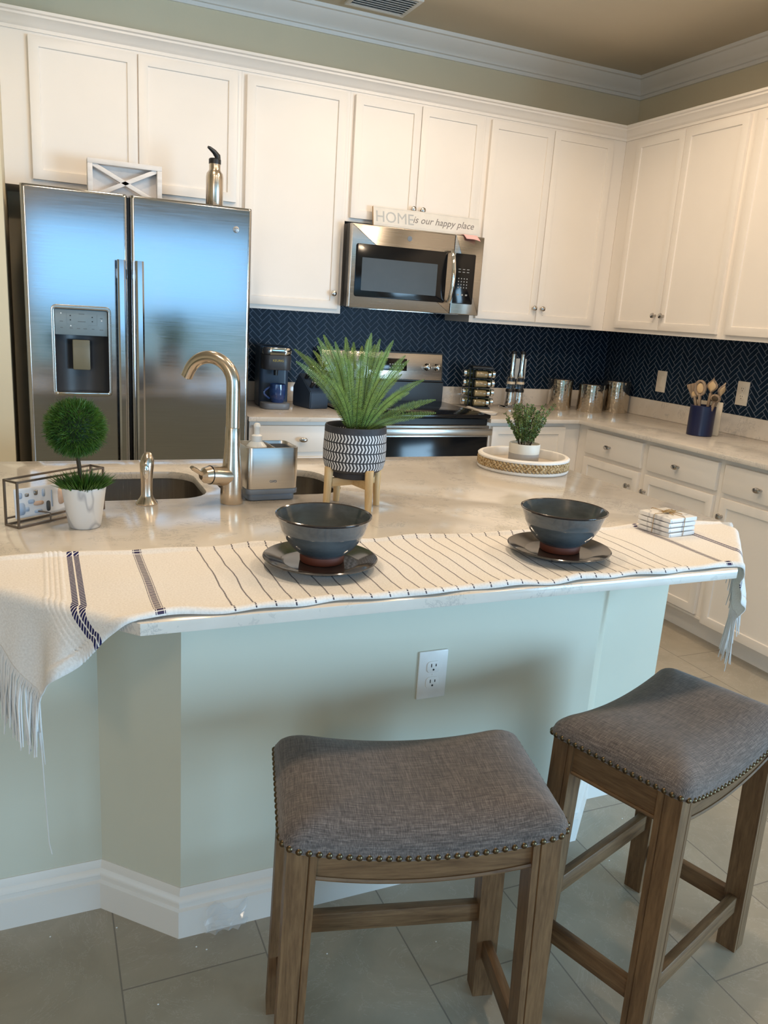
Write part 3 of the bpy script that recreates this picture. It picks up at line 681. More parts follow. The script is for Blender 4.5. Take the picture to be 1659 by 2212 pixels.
# bezel ring, control panel, alcove, paddle, drip tray are the dispenser's pieces
def ring_prism(outer, inner, y0, y1, mat):
    g = G(); g.prism(outer, -y1, -y0, 0.0015, mat=mat, holes=[inner], xf=Matrix.Rotation(PI/2, 4, 'X')); return g
bpy.data.objects.remove(dp)
bz = ring_prism(rr(-3.341, -3.111, 0.984, 1.353, 0.022), rr(-3.329, -3.123, 1.003, 1.337, 0.008), -0.699, -0.686, M['steel_h']).build('dispenser_bezel', None, dl)
g = G(); g.box(-3.327, -3.125, -0.690, -0.66, 1.234, 1.336, 0.002, mat=M['panel'])
for x, z, w in ((-3.302, 1.287, 0.012), (-3.302, 1.262, 0.010), (-3.266, 1.262, 0.012), (-3.238, 1.261, 0.012), (-3.212, 1.261, 0.014), (-3.182, 1.261, 0.010), (-3.149, 1.259, 0.014), (-3.149, 1.306, 0.010), (-3.225, 1.319, 0.022), (-3.225, 1.289, 0.030)):
    g.box(x-w/2, x+w/2, -0.6906, -0.689, z-0.0016, z+0.0016, mat=M['inkgrey'])
for x, z in ((-3.268, 1.311), (-3.268, 1.294), (-3.184, 1.308), (-3.184, 1.291)): g.box(x-0.0022, x+0.0022, -0.6907, -0.689, z-0.0022, z+0.0022, mat=M['black'])
for x, z in ((-3.303, 1.319), (-3.267, 1.271), (-3.148, 1.296)): g.box(x-0.0022, x+0.0022, -0.6907, -0.689, z-0.0022, z+0.0022, mat=M['led'])
for a in ((-3.282, -3.2815, 1.278, 1.322), (-3.166, -3.1655, 1.276, 1.320), (-3.282, -3.250, 1.2765, 1.277), (-3.200, -3.166, 1.2755, 1.276)): g.box(a[0], a[1], -0.6905, -0.689, a[2], a[3], mat=M['inkgrey'])
g.build('control_panel', None, bz)
g = G()   # curved alcove
g.grid(lambda u, v: (-3.328+0.204*u, -0.688+0.062*math.sin(PI*u)**0.5, 0.999+0.236*v), 24, 2)
g.box(-3.328, -3.124, -0.69, -0.62, 0.996, 1.002)
g.build('alcove', M['charcoal'], bz)
G().box(-3.262, -3.194, -0.667, -0.655, 1.092, 1.215, 0.004).build('paddle', M['paddle'], bz)
G().prism(rr(-3.335, -3.117, -0.708, -0.63, 0.012), 0.992, 1.003, 0.002).build('drip_tray', M['chrome'], bz)
g = G(); xb = Matrix.Translation((-2.597, FY+0.0005, 1.707)) @ Matrix.Rotation(PI/2, 4, 'X')
g.lathe([(0.0135, 0), (0.0135, 0.002), (0.0120, 0.003), (0, 0.003)], 28, xf=xb, mat=M['badge'])
for k in range(4):
    a = PI/4+k*PI/2; g.lathe([(0.0025, 0.003), (0.002, 0.0036), (0, 0.0036)], 10, (0.008*math.cos(a), 0.008*math.sin(a), 0), xf=xb, mat=M['greyplastic'])
g.build('badge', None, dr)

# ------------------------------------------------------------------ microwave
mw = thing('microwave', 'stainless over-the-range microwave with black window', 'microwave', (0, 0, 0))
G().box(-1.963, -1.213, -0.372, -0.008, 1.424, 1.822, 0.003).build('case', M['black'], mw)
g = G(); g.prism(rr(-1.963, -1.3915, 1.421, 1.820, 0.004), 0.372, 0.410, 0.006, mat=M['steel_h'], xf=Matrix.Rotation(PI/2, 4, 'X'))
md = g.build('door', None, mw)
G().prism(rr(-1.937, -1.428, 1.475, 1.728, 0.012), 0.4095, 0.4125, 0.001, xf=Matrix.Rotation(PI/2, 4, 'X')).build('window', M['blackgloss'], md)
G().prism(rr(-1.902, -1.483, 1.506, 1.664, 0.003), 0.412, 0.4135, xf=Matrix.Rotation(PI/2, 4, 'X')).build('screen', M['screen'], md)
g = G(); g.tube([(-1.408+0.004*math.sin(PI*k/14), -0.418-0.030*math.sin(PI*k/14)**0.6, 1.478+0.262*k/14) for k in range(15)], 0.0115, 12, flat=0.8)
g.build('handle', M['chrome'], md)
g = G(); g.lathe([(0.013, 0), (0.012, 0.001), (0, 0.001)], 24, xf=Matrix.Translation((-1.650, -0.410, 1.774)) @ Matrix.Rotation(PI/2, 4, 'X'))
g.build('badge', M['greyplastic'], md)
g = G(); g.prism(rr(-1.390, -1.218, 1.421, 1.820, 0.004), 0.372, 0.410, 0.005, mat=M['steel_h'], xf=Matrix.Rotation(PI/2, 4, 'X'))
cpn = g.build('control_side', None, mw)
g = G(); g.prism(rr(-1.382, -1.262, 1.476, 1.729, 0.006), 0.4095, 0.4120, 0.001, mat=M['blackgloss'], xf=Matrix.Rotation(PI/2, 4, 'X'))
for r, zz in enumerate((1.651, 1.637)):
    for x in (-1.352, -1.327, -1.302): g.box(x-0.007, x+0.007, -0.4126, -0.411, zz-0.0018, zz+0.0018, mat=M['keyprint'])
for r in range(4):
    for k in range(4):
        x = -1.354+0.0165*k; zz = 1.604-0.0150*r; g.box(x-0.0028, x+0.0028, -0.4126, -0.411, zz-0.0030, zz+0.0030, mat=M['keyprint'])
for x in (-1.352, -1.327, -1.302): g.box(x-0.006, x+0.006, -0.4126, -0.411, 1.518, 1.526, mat=M['keyprint'])
g.build('keypad', None, cpn)
for x in (-1.85, -1.38): G().box(x-0.07, x+0.07, -0.36, -0.30, 1.419, 1.4245, 0.002).build('lamp_cover', M['white'], mw)
G().box(-1.80, -1.42, -0.28, -0.10, 1.418, 1.4245).build('grease_filter', M['steel_h'], mw)

# ------------------------------------------------------------------ range
rg = thing('range', 'stainless electric range with black glass cooktop', 'range', (0, 0, 0))
RX0, RX1 = -1.985, -1.223
G().box(RX0, RX1, -0.62, -0.03, 0.05, 0.895, 0.002).build('body', M['black'], rg)
G().box(RX0-0.0, RX1+0.0, -0.655, -0.03, 0.902, 0.922, 0.005).build('cooktop', M['blackgloss'], rg)
bgp = [(-0.03, 0.92), (-0.095, 0.92), (-0.095, 1.03), (-0.080, 1.035), (-0.062, 1.196), (-0.03, 1.196)]
t = bmesh.new(); ra = [t.verts.new((RX0+0.004, y, z)) for y, z in bgp]; rb = [t.verts.new((RX1-0.004, y, z)) for y, z in bgp]
for k in range(6): t.faces.new((ra[k], ra[(k+1) % 6], rb[(k+1) % 6], rb[k]))
t.faces.new(ra[::-1]); t.faces.new(rb); bmesh.ops.recalc_face_normals(t, faces=t.faces[:])
g = G(); g.merge(t); bg = g.build('backguard', M['black'], rg)
BX = Matrix.Translation((0, -0.0815, 1.038)) @ Matrix.Rotation(-math.atan2(0.018, 0.161), 4, 'X')      # local x, -y out, z up the sloped fascia
G().box(RX0+0.012, RX1-0.012, -0.004, 0, 0.004, 0.152, 0.002, xf=BX).build('fascia', M['steel_h'], bg)
g = G(); g.box(-1.701, -1.461, -0.0055, -0.003, 0.052, 0.120, 0.001, mat=M['blackgloss'], xf=BX)
for k in range(5): g.box(-1.66+0.012*k, -1.652+0.012*k, -0.006, -0.005, 0.085, 0.099, mat=M['inkgrey'], xf=BX)
for r in range(2):
    for k in range(6): g.box(-1.57+0.016*k, -1.562+0.016*k, -0.006, -0.005, 0.066+0.02*r, 0.070+0.02*r, mat=M['led'], xf=BX)
g.build('clock_display', None, bg)
for x in (-1.945, -1.882, -1.334, -1.271):
    g = G(); g.lathe([(0.021, 0), (0.021, 0.006), (0.017, 0.010), (0.0145, 0.026), (0.010, 0.029), (0, 0.029)], 24, xf=BX @ Matrix.Translation((x, -0.004, 0.078)) @ Matrix.Rotation(PI/2, 4, 'X'))
    g.box(x-0.003, x+0.003, -0.036, -0.028, 0.062, 0.094, 0.001, xf=BX); g.build('knob', M['chrome'], bg)
od = thing('oven', None, None); bpy.data.objects.remove(od)
g = G(); g.box(RX0+0.004, RX1-0.004, -0.655, -0.62, 0.225, 0.865, 0.004); od = g.build('oven_door', M['steel_h'], rg)
G().box(RX0+0.012, RX1-0.012, -0.659, -0.653, 0.24, 0.806, 0.002).build('window', M['blackgloss'], od)
g = G(); g.box(RX0+0.012, RX1-0.012, -0.704, -0.690, 0.820, 0.856, 0.005)
for x in (RX0+0.035, RX1-0.035): g.box(x-0.014, x+0.014, -0.695, -0.65, 0.826, 0.850, 0.003)
g.build('handle', M['steel_h'], od)
G().box(RX0+0.004, RX1-0.004, -0.650, -0.62, 0.06, 0.215, 0.004).build('storage_drawer', M['steel_h'], rg)

# ------------------------------------------------------------------ back counter things
CT = 0.9005
t = thing('coffee_maker', 'dark slate single-cup coffee maker beside the refrigerator', 'coffee maker', (-2.292, -0.235, CT), -0.10)
g = G(); g.prism(rr(-0.075, 0.075, -0.055, 0.125, 0.025), 0.0, 0.305, 0.006); g.build('body', M['slate'], t)
g = G(); g.prism(rr(-0.072, 0.072, -0.160, -0.02, 0.045, 8), 0.195, 0.268, 0.004, mat=M['charcoal']); hd = g.build('brew_head', None, t)
g = G(); g.prism(rr(-0.073, 0.073, -0.163, 0.02, 0.047, 8), 0.268, 0.305, 0.006, mat=M['chrome']); g.box(-0.035, 0.035, -0.170, -0.158, 0.280, 0.288, 0.002, mat=M['black']); g.build('lid_band', None, hd)
g = G(); text_geo(g, 'KEURIG', 0.016, xf_front(0, -0.1606, 0.236), M['logoolive'], align='CENTER'); g.build('lettering', None, hd)
G().prism(rr(-0.072, 0.072, -0.160, -0.03, 0.045, 8), 0.0, 0.030, 0.005).build('drip_base', M['greyplastic'], t)
G().lathe([(0.012, 0.0), (0.010, -0.03), (0, -0.03)], 16, (0.0, -0.095, 0.195)).build('spout', M['black'], t)
t = G()
t.lathe([(0.0, 0.0), (0.031, 0.0), (0.034, 0.006), (0.041, 0.035), (0.043, 0.070), (0.041, 0.092), (0.0385, 0.092), (0.0405, 0.070), (0.038, 0.035), (0.030, 0.010), (0, 0.008)], 32)
mg = tag(t.build('mug', M['mug'], None, loc=(-2.291, -0.335, CT+0.0305)), 'glossy blue mug on the coffee maker\'s drip base', 'mug')
g = G(); g.tube([(-0.040-0.030*math.sin(PI*k/12), 0.0, 0.018+0.058*k/12) for k in range(13)], 0.0055, 10); g.build('handle', M['mug'], mg)
kb = thing('knife_block', 'black slanted knife block holding riveted knives, behind the fern', 'knife block', (-2.090, -0.26, CT), 0.25)
t = bmesh.new(); sec = [(-0.085, 0), (0.09, 0), (0.09, 0.10), (0.03, 0.175), (-0.085, 0.085)]
ra = [t.verts.new((-0.055, y, z)) for y, z in sec]; rb = [t.verts.new((0.055, y, z)) for y, z in sec]
for k in range(5): t.faces.new((ra[k], ra[(k+1) % 5], rb[(k+1) % 5], rb[k]))
t.faces.new(ra[::-1]); t.faces.new(rb); bmesh.ops.recalc_face_normals(t, faces=t.faces[:]); bmesh.ops.bevel(t, geom=t.edges[:], offset=0.004, segments=2, affect='EDGES')
g = G(); g.merge(t); g.build('block', M['slate'], kb)
kd = Vector((0, -0.62, 0.78)).normalized()
kk = 0
for x in (-0.035, 0.0, 0.035):
    for s_, ln in ((0.25, 0.115), (0.70, 0.100)):
        b0 = Vector((x, -0.085+0.115*s_, 0.085+0.09*s_)); g = G()
        g.tube([b0+kd*0.002, b0+kd*0.03, b0+kd*ln*0.7, b0+kd*ln], [0.010, 0.012, 0.011, 0.012], 10, M['black'], flat=0.7)
        for q in (0.35, 0.62, 0.88): 
            p = b0+kd*ln*q; g.ball((p.x-0.0105, p.y-0.003, p.z), 0.0042, M['chrome'], 8); g.ball((p.x, p.y-0.0085, p.z-0.004), 0.0040, M['chrome'], 8)
        kk += 1
        o = g.build('knife', None); o.matrix_world = kb.matrix_basis; 
        tag(o, 'black riveted knife handle standing in the knife block', 'knife', 'knives in the knife block')
# spice rack: black stand with jars lying in it
SR = Matrix.Translation((-1.035, -0.19, CT)) @ Matrix.Rotation(-0.30, 4, 'Z')
sr = thing('spice_rack', 'black spice rack stacked with jars beside the cooktop', 'spice rack', (-1.035, -0.19, CT), -0.30)
g = G(); g.box(-0.062, 0.060, -0.045, 0.075, 0, 0.008, 0.002); g.box(-0.062, 0.060, -0.045, 0.075, 0.226, 0.240, 0.004)
for x in (-0.060, -0.040, 0.000): g.box(x-0.003, x+0.003, 0.018, 0.026, 0.008, 0.226)
for r in range(4): g.box(-0.060, 0.058, -0.038, 0.070, 0.0082+0.0540*r, 0.0105+0.0540*r)
g.build('frame', M['black'], sr)
lvl = ('lowest', 'second', 'third', 'top')
def jar_proto(mat):
    j = thing('spice_jar', 'x', 'jar', group='spice jars in the black rack')
    G().lathe([(0, 0.0), (0.020, 0.0), (0.0215, 0.003), (0.0215, 0.062), (0.018, 0.070), (0, 0.070)], 20).build('glass', mat, j)
    G().lathe([(0.0195, 0.070), (0.0218, 0.073), (0.0218, 0.087), (0.018, 0.090), (0.014, 0.0885), (0, 0.0885)], 20).build('lid', M['chrome'], j)
    return j
ja, jb, jc = jar_proto(M['jarglass']), jar_proto(M['jarherb']), jar_proto(M['jarherb'])
for r in range(4):
    z = 0.0325+0.0540*r
    for pr, m_, lab in ((ja, Matrix.Translation((-0.035, -0.016, z)) @ Matrix.Rotation(PI/2, 4, 'Y'), 'spice jar lying lid to the right in the black rack, %s row'),
                        (jb, Matrix.Translation((0.005, 0.048, z)) @ Matrix.Rotation(PI/2, 4, 'Y'), 'spice jar sticking out behind on the right of the rack, %s row'),
                        (jc, Matrix.Translation((-0.005, 0.048, z)) @ Matrix.Rotation(-PI/2, 4, 'Y'), 'spice jar pointing its round lid to the left of the rack, %s row')):
        j = pr if r == 0 else copy_tree(pr)
        j.matrix_world = SR @ m_; j['label'] = lab % lvl[r]
# pepper and salt mills on a clear stand
st = tag(G().prism(rr(-0.085, 0.070, -0.04, 0.04, 0.02), 0, 0.012, 0.003).build('mill_stand', M['clear'], None, loc=(-0.765, -0.145, CT)), 'clear acrylic stand under the two pepper mills', 'stand')
def mill(name, label, x):
    r = thing(name, label, 'mill', (x, -0.145, CT+0.0125))
    G().lathe([(0, 0), (0.026, 0), (0.027, 0.004), (0.024, 0.045), (0.0235, 0.080)], 28).build('base', M['chrome'], r)
    G().lathe([(0.0265, 0.080), (0.0275, 0.084), (0.0275, 0.094), (0.025, 0.099)], 28).build('collar', M['black'], r)
    G().lathe([(0.023, 0.099), (0.024, 0.120), (0.023, 0.150), (0.020, 0.170)], 28).build('chamber', M['clear'], r)
    G().lathe([(0.0252, 0.128), (0.0252, 0.142)], 28).build('band', M['creamboard'], r)
    G().lathe([(0.018, 0.165), (0.020, 0.175), (0.0150, 0.210), (0.0145, 0.290), (0.016, 0.305)], 28).build('shaft', M['chrome'], r)
    G().lathe([(0.016, 0.305), (0.017, 0.309), (0.015, 0.320), (0, 0.323)], 28).build('cap', M['black'], r)
mill('pepper_mill', 'tall steel and clear pepper mill next to the spice rack', -0.798); mill('salt_mill', 'tall steel and clear mill in front of the tile outlet', -0.733)
g = G(); g.lathe([(0, 0.0), (0.038, 0.0), (0.046, 0.004), (0.052, 0.014), (0.049, 0.014), (0.042, 0.007), (0, 0.004)], 32)
o = tag(g.build('spoon_rest', M['traywhite'], None, loc=(-1.135, -0.475, CT)), 'white ceramic spoon rest on the worktop beside the cooktop', 'spoon rest')
g = G(); g.tube([(0, 0.04, 0.008), (0.0, 0.10, 0.008), (0.0, 0.19, 0.011), (0.0, 0.22, 0.012)], [0.022, 0.015, 0.014, 0.016], 14, flat=0.30); g.build('handle', M['traywhite'], o)
# hammered canisters
def canister(label, x, y, r, h):
    t = thing('canister', label, 'canister', (x, y, CT), 0, 'hammered steel canisters')
    G().lathe([(0, 0), (r, 0), (r+0.001, 0.003), (r, h*0.82), (r, h*0.84)], 40).build('body', M['hammered'], t)
    G().lathe([(r+0.002, h*0.84), (r+0.002, h-0.004), (r-0.001, h), (0, h+0.001)], 40).build('lid', M['hammered'], t)
canister('hammered steel canister furthest from the corner, nearest the mills', -0.452, -0.170, 0.071, 0.182)
canister('shortest hammered steel canister, in the middle of the three', -0.300, -0.275, 0.077, 0.166)
canister('hammered steel canister at the tiled corner, nearest the light switch', -0.110, -0.275, 0.082, 0.190)
# utensil crock
t = thing('utensil_crock', 'navy crock with a cream back on the right worktop', 'crock', (-0.285, -1.165, CT), -PI/2+0.42)
g = G(); g.lathe([(0, 0.0), (0.060, 0.0), (0.063, 0.003), (0.063, 0.150), (0.060, 0.153), (0.057, 0.150), (0.057, 0.010), (0, 0.008)], 36); g.build('body', M['navy'], t)
G().box(-0.072, 0.072, 0.066, 0.078, 0.0, 0.172, 0.004).build('back_panel', M['creamboard'], t)
R = Matrix.Translation(t.location) @ Matrix.Rotation(-PI/2+0.42, 4, 'Z')
def utensil(name, label, x, y, lean, ln, kind, face=0.0):
    g = G(); g.tube([(0, 0, 0), (0, 0, ln*0.5), (0, 0, ln*0.72)], [0.0065, 0.006, 0.007], 10, M['utensil'])
    z = ln*0.70
    if kind == 'spoon':
        g.grid(lambda u, v: ((0.022*math.sin(PI*min(1, v*1.02)))*(u-0.5)*2*(0.35+0.65*math.sin(PI*v)) , 0.006*((u-0.5)*2)**2-0.006, z+ln*0.30*v), 8, 12, M['utensil'])
        g.grid(lambda u, v: ((0.015*math.sin(PI*v))*(u-0.5)*2, -0.008+0.004*((u-0.5)*2)**2, z+0.012+ln*0.20*v), 6, 10, M['utensillight'])
    elif kind == 'ring':
        pts = [(0.019*math.sin(2*PI*k/24), 0, z+0.034-0.036*math.cos(2*PI*k/24)) for k in range(25)]; g.tube(pts, 0.0065, 8, M['utensil']); g.ball((0, 0, z+0.034), 0.014, M['utensillight'], 12, (1, 0.2, 1.9))
    elif kind == 'turner':
        g.prism([(-0.012, 0), (0.012, 0), (0.024, 0.06), (0.020, 0.075), (-0.026, 0.070), (-0.026, 0.06)], 0, 0.006, 0.001, M['utensil'], xf=Matrix.Translation((0, 0.003, z-0.005)) @ Matrix.Rotation(PI/2, 4, 'X'))
        g.ball((0.0, -0.004, z+0.012), 0.010, M['utensillight'], 10, (1.0, 0.3, 1.6))
    elif kind == 'ladle':
        g.ball((0, -0.006, z+0.024), 0.021, M['utensil'], 14, (1, 0.5, 1)); g.ball((0, -0.013, z+0.024), 0.014, M['stem'], 12, (1, 0.4, 1))
    o = g.build(name, None); a, b = lean
    o.matrix_world = R @ Matrix.Translation((x, y, 0.012)) @ Matrix.Rotation(a, 4, 'Y') @ Matrix.Rotation(b, 4, 'X') @ Matrix.Rotation(face, 4, 'Z') @ Matrix.Diagonal((1.3, 1.3, 1.0, 1))
    tag(o, label, 'utensil', 'wooden utensils in the navy crock')
utensil('wooden_turner', 'striped wooden turner leaning to the far left of the crock', -0.008, 0.010, (-0.24, 0.05), 0.265, 'turner')
utensil('wooden_spoon', 'striped wooden spoon with a pale oval centre, tallest in the crock', -0.004, -0.012, (-0.10, 0.0), 0.275, 'ring')
utensil('wooden_spoon', 'brown striped spoon upright in the middle of the crock', 0.010, 0.010, (0.06, 0.0), 0.285, 'spoon')
utensil('wooden_fork', 'thin wooden utensil leaning out of the crock at right', 0.016, 0.004, (0.26, 0.0), 0.275, 'spoon', 1.2)
utensil('wooden_ladle', 'round-bowled wooden ladle low on the right of the crock', 0.018, -0.018, (0.26, 0.05), 0.240, 'ladle')

# things on top of the refrigerator and microwave
FT = 1.7985
t = thing('framed_crate_decor', 'whitewashed wooden panel with a cross brace on top of the refrigerator', 'decor', (-3.027, -0.47, FT-0.020), 0.0)
w, h = 0.150, 0.168
g = G()
for a in ((-w, w, h-0.020, h), (-w, w, 0.0, 0.020), (-w, -w+0.020, 0.020, h-0.020), (w-0.020, w, 0.020, h-0.020)): g.box(a[0], a[1], -0.030, 0.030, a[2], a[3], 0.0015)
g.build('frame', M['whitewash'], t)
G().box(-w+0.018, w-0.018, 0.012, 0.020, 0.018, h-0.018).build('back_panel', M['greywash'], t)
g = G(); an = math.atan2(h-0.04, 2*w-0.04); L2 = math.hypot(h-0.04, 2*w-0.04)/2
for s_ in (1, -1): g.box(-L2, L2, -0.024, 0.0 if s_ > 0 else -0.002, -0.0085, 0.0085, 0.001, xf=Matrix.Translation((0, 0, h/2)) @ Matrix.Rotation(-s_*an, 4, 'Y'))
g.build('cross_brace', M['whitewash'], t)
t = thing('water_bottle', 'steel water bottle with a black flip spout on top of the refrigerator', 'bottle', (-2.672, -0.60, FT-0.001), 0.35)
G().lathe([(0, 0), (0.034, 0), (0.0362, 0.004), (0.0362, 0.120), (0.034, 0.134), (0.026, 0.145), (0.0240, 0.150), (0.0240, 0.172)], 36).build('body', M['nickel'], t)
g = G(); g.lathe([(0.0255, 0.172), (0.0258, 0.176), (0.0258, 0.190), (0.022, 0.194), (0, 0.194)], 30)
g.tube([(0.014, 0, 0.186), (0.012, 0, 0.206), (-0.004, 0, 0.220), (-0.026, 0, 0.232), (-0.034, 0, 0.234)], [0.013, 0.013, 0.010, 0.007, 0.005], 12); g.build('cap', M['black'], t)
t = thing('word_sign', 'white sign reading HOME is our happy place on top of the microwave', 'sign', (-1.5285, -0.352, 1.8225))
TL_ = Matrix.Rotation(-0.20, 4, 'X')
g = G(); g.box(-0.304, 0.304, -0.012, 0.0, 0.0, 0.094, 0.001, mat=M['signface'], xf=TL_); g.box(-0.3055, -0.303, -0.0118, -0.0002, 0.0005, 0.0935, mat=M['signedge'], xf=TL_)
for a in ((-0.300, 0.300, 0.0885, 0.0893), (-0.300, 0.300, 0.0085, 0.0093)): g.box(a[0], a[1], -0.0123, -0.0115, a[2], a[3], mat=M['signtext'], xf=TL_)
sg = g.build('board', None, t)
g = G(); text_geo(g, 'HOME', 0.076, TL_ @ xf_front(-0.295, -0.0122, 0.021), M['signtext'], bold=0.0); g.build('lettering', None, sg)
g = G(); text_geo(g, 'is our happy place', 0.0485, TL_ @ xf_front(-0.088, -0.0122, 0.034), M['signscript'], shear=0.38, bold=0.0002); g.build('lettering', None, sg)
def note_pt(u, v):
    x = -1.362+0.078*u+0.030*v+0.004*math.sin(3*u)
    if v < 0.45: return (x, -0.378-0.036*v/0.45, 1.8235)
    q = (v-0.45)/0.55; return (x, -0.414-0.006*math.sin(PI*q*0.5)-0.012*q*u, 1.8235-0.028*q*(0.75+0.25*u)+0.004*math.sin(PI*u)*q)
g = G(); g.grid(note_pt, 8, 16)
o = g.build('paper_note', M['pink']); o.modifiers.new('thickness', 'SOLIDIFY').thickness = 0.0006; tag(o, 'small pink paper note lying over the microwave\'s front edge', 'note')

# ------------------------------------------------------------------ island things
IT = 0.9005
t = thing('faucet', 'brushed nickel gooseneck faucet behind the island sink', 'faucet', (-2.947, -2.240, IT))
G().lathe([(0, 0), (0.0285, 0), (0.0295, 0.003), (0.0285, 0.03), (0.0265, 0.075), (0.0225, 0.115), (0.0195, 0.160), (0.0184, 0.1965), (0.0176, 0.1985)], 32).build('body', M['nickel'], t)
sd = Vector((-0.80, 0.60, 0)).normalized(); pts = []; rs = []
R_ = 0.0635
pts += [Vector((0, 0, 0.1985)), Vector((0, 0, 0.25)), Vector((0.0, 0, 0.295))]; rs += [0.0178, 0.0176, 0.0174]
for k in range(1, 19):
    a = PI*0.88*k/18; c_ = sd*(R_-R_*math.cos(a)); pts.append(Vector((c_.x, c_.y, 0.304+R_*1.02*math.sin(a)))); rs.append(0.0174-0.0022*k/18)
e = pts[-1]+ (pts[-1]-pts[-2]).normalized()*0.014; pts.append(e); rs.append(0.0152)
sp = G(); sp.tube(pts, rs, 20); sp = sp.build('spout', M['nickel'], t)
dn = (pts[-1]-pts[-2]).normalized(); G().tube([e-dn*0.001, e+dn*0.004], [0.0095, 0.0085], 16).build('aerator', M['chrome'], sp)
g = G(); hdv = Vector((-0.93, -0.36, 0)).normalized()
g.tube([Vector((0, 0, 0.072)), hdv*0.030+Vector((0, 0, 0.074)), hdv*0.050+Vector((0, 0, 0.078)), hdv*0.066+Vector((0, 0, 0.080))], [0.024, 0.0255, 0.025, 0.0235], 24)
hv = g.build('valve', M['nickel'], t)
g = G(); g.tube([hdv*0.0662+Vector((0, 0, 0.080)), hdv*0.082+Vector((0, 0, 0.080)), hdv*0.092+Vector((0, 0, 0.079))], [0.0230, 0.0200, 0.009], 24)
g.tube([hdv*0.080+Vector((0, 0, 0.080)), hdv*0.102+Vector((0.01, 0.0, 0.086)), hdv*0.128+Vector((0.016, 0, 0.100)), hdv*0.138+Vector((0.018, 0, 0.106))], [0.008, 0.008, 0.010, 0.0075], 14, flat=0.55)
g.build('lever', M['nickel'], hv)
G().tube([hdv*0.0650+Vector((0, 0, 0.0799)), hdv*0.0668+Vector((0, 0, 0.0801))], 0.0243, 24).build('joint_ring', M['black'], hv)
t = thing('side_sprayer', 'short nickel side sprayer standing left of the faucet', 'sprayer', (-3.157, -2.220, IT))
G().lathe([(0, 0), (0.027, 0), (0.027, 0.003), (0.0165, 0.017), (0.0145, 0.024), (0.0145, 0.060), (0.0150, 0.064)], 28).build('base', M['nickel'], t)
g = G(); g.tube([(0, 0, 0.058), (0, 0, 0.080), (0.001, 0.001, 0.100), (0.003, 0.004, 0.112), (0.004, 0.010, 0.119), (0.004, 0.022, 0.120)], [0.0148, 0.0158, 0.0172, 0.0165, 0.013, 0.008], 20)
hd = g.build('spray_head', M['nickel'], t)
G().ball((-0.002, -0.014, 0.085), 0.0085, M['chrome'], 16, (0.85, 0.5, 2.4)).build('trigger', None, hd)
t = thing('sink_caddy', 'stainless steel sink caddy right of the faucet', 'caddy', (-2.838, -2.176, IT), 0.05)
def caddy_shell(z0, z1, i):
    return rr(-0.071+i, 0.071-i, -0.059+i, 0.059-i, 0.018-i*0.6)
g = G(); g.prism(caddy_shell(0, 0, 0), 0.032, 0.143, 0.0015, holes=[caddy_shell(0, 0, 0.0035)]); g.prism(caddy_shell(0, 0, 0.003), 0.030, 0.036)
bn = g.build('bin', brushed('caddy_steel', (0.62, 0.60, 0.57), 0.30, (1, 1, 40), 0.02), t)
G().prism(caddy_shell(0, 0, -0.001), 0.018, 0.032, 0.002).build('base_band', M['greyplastic'], t)
G().prism(caddy_shell(0, 0, 0.006), 0.0, 0.018, 0.003).build('clear_tray', M['greyplastic'], t)
G().box(0.006, 0.0085, -0.054, 0.054, 0.04, 0.141).build('divider', M['steel_h'], t)
G().prism(rr(0.0095, 0.067, -0.055, 0.055, 0.014), 0.055, 0.134, holes=[rr(0.0115, 0.065, -0.053, 0.053, 0.012)]).build('liner', M['greyplastic'], t)
g = G(); text_geo(g, 'OXO', 0.0085, xf_front(0.0, -0.0592, 0.050), M['greyplastic'], align='CENTER', bold=0.0003); g.build('lettering', None, bn)
t = thing('soap_bottle', 'translucent white soap bottle with pump standing in the sink caddy', 'bottle', (-2.868, -2.180, IT+0.0365))
G().lathe([(0, 0), (0.027, 0), (0.029, 0.004), (0.029, 0.085), (0.027, 0.102), (0.018, 0.112), (0.0125, 0.116)], 28).build('body', M['soapbottle'], t)
G().lathe([(0.0145, 0.115), (0.0145, 0.130), (0.011, 0.132), (0.0085, 0.134), (0.0085, 0.150), (0.0095, 0.152), (0.0095, 0.157), (0.006, 0.163), (0, 0.164)], 24).build('pump', M['white'], t)

# fern on a wooden stand
SX, SY = -2.648, -2.335
t = thing('plant_stand', 'four-legged pale wooden plant stand on the island', 'plant stand', (SX, SY, IT), 0.20)
for k, a in enumerate((PI, PI*1.5, 0, PI*0.5)):
    ca, sa = math.cos(a), math.sin(a); g = G()
    g.tube([(0.079*ca, 0.079*sa, 0), (0.078*ca, 0.078*sa, 0.02), (0.0745*ca, 0.0745*sa, 0.112), (0.0745*ca, 0.0745*sa, 0.114)], [0.0085, 0.0090, 0.0118, 0.0105], 16); g.build('leg', M['beech_z'], t)
for k, a in enumerate((0, PI/2)):
    G().box(-0.066, 0.066, -0.006, 0.006, 0.0625+0.0*k, 0.0845-0.0*k, 0.001, xf=Matrix.Rotation(a, 4, 'Z')).build('crossbar', M['beech_x'], t)
t = thing('patterned_pot', 'dark pot with white chevron bands holding a fern', 'plant pot', (SX, SY, IT+0.085))
g = G(); g.lathe([(0, 0.0), (0.054, 0.0), (0.056, 0.003), (0.056, 0.014), (0.067, 0.018), (0.0765, 0.026), (0.0815, 0.045), (0.0822, 0.075), (0.0805, 0.110), (0.0800, 0.131), (0.0785, 0.135), (0.0755, 0.135), (0.0740, 0.131), (0.0740, 0.112), (0, 0.112)], 64)
pt = g.build('pot', M['chev'], t)
G().lathe([(0, 0.113), (0.04, 0.1145), (0.0735, 0.1125)], 32).build('soil', M['soil'], t)
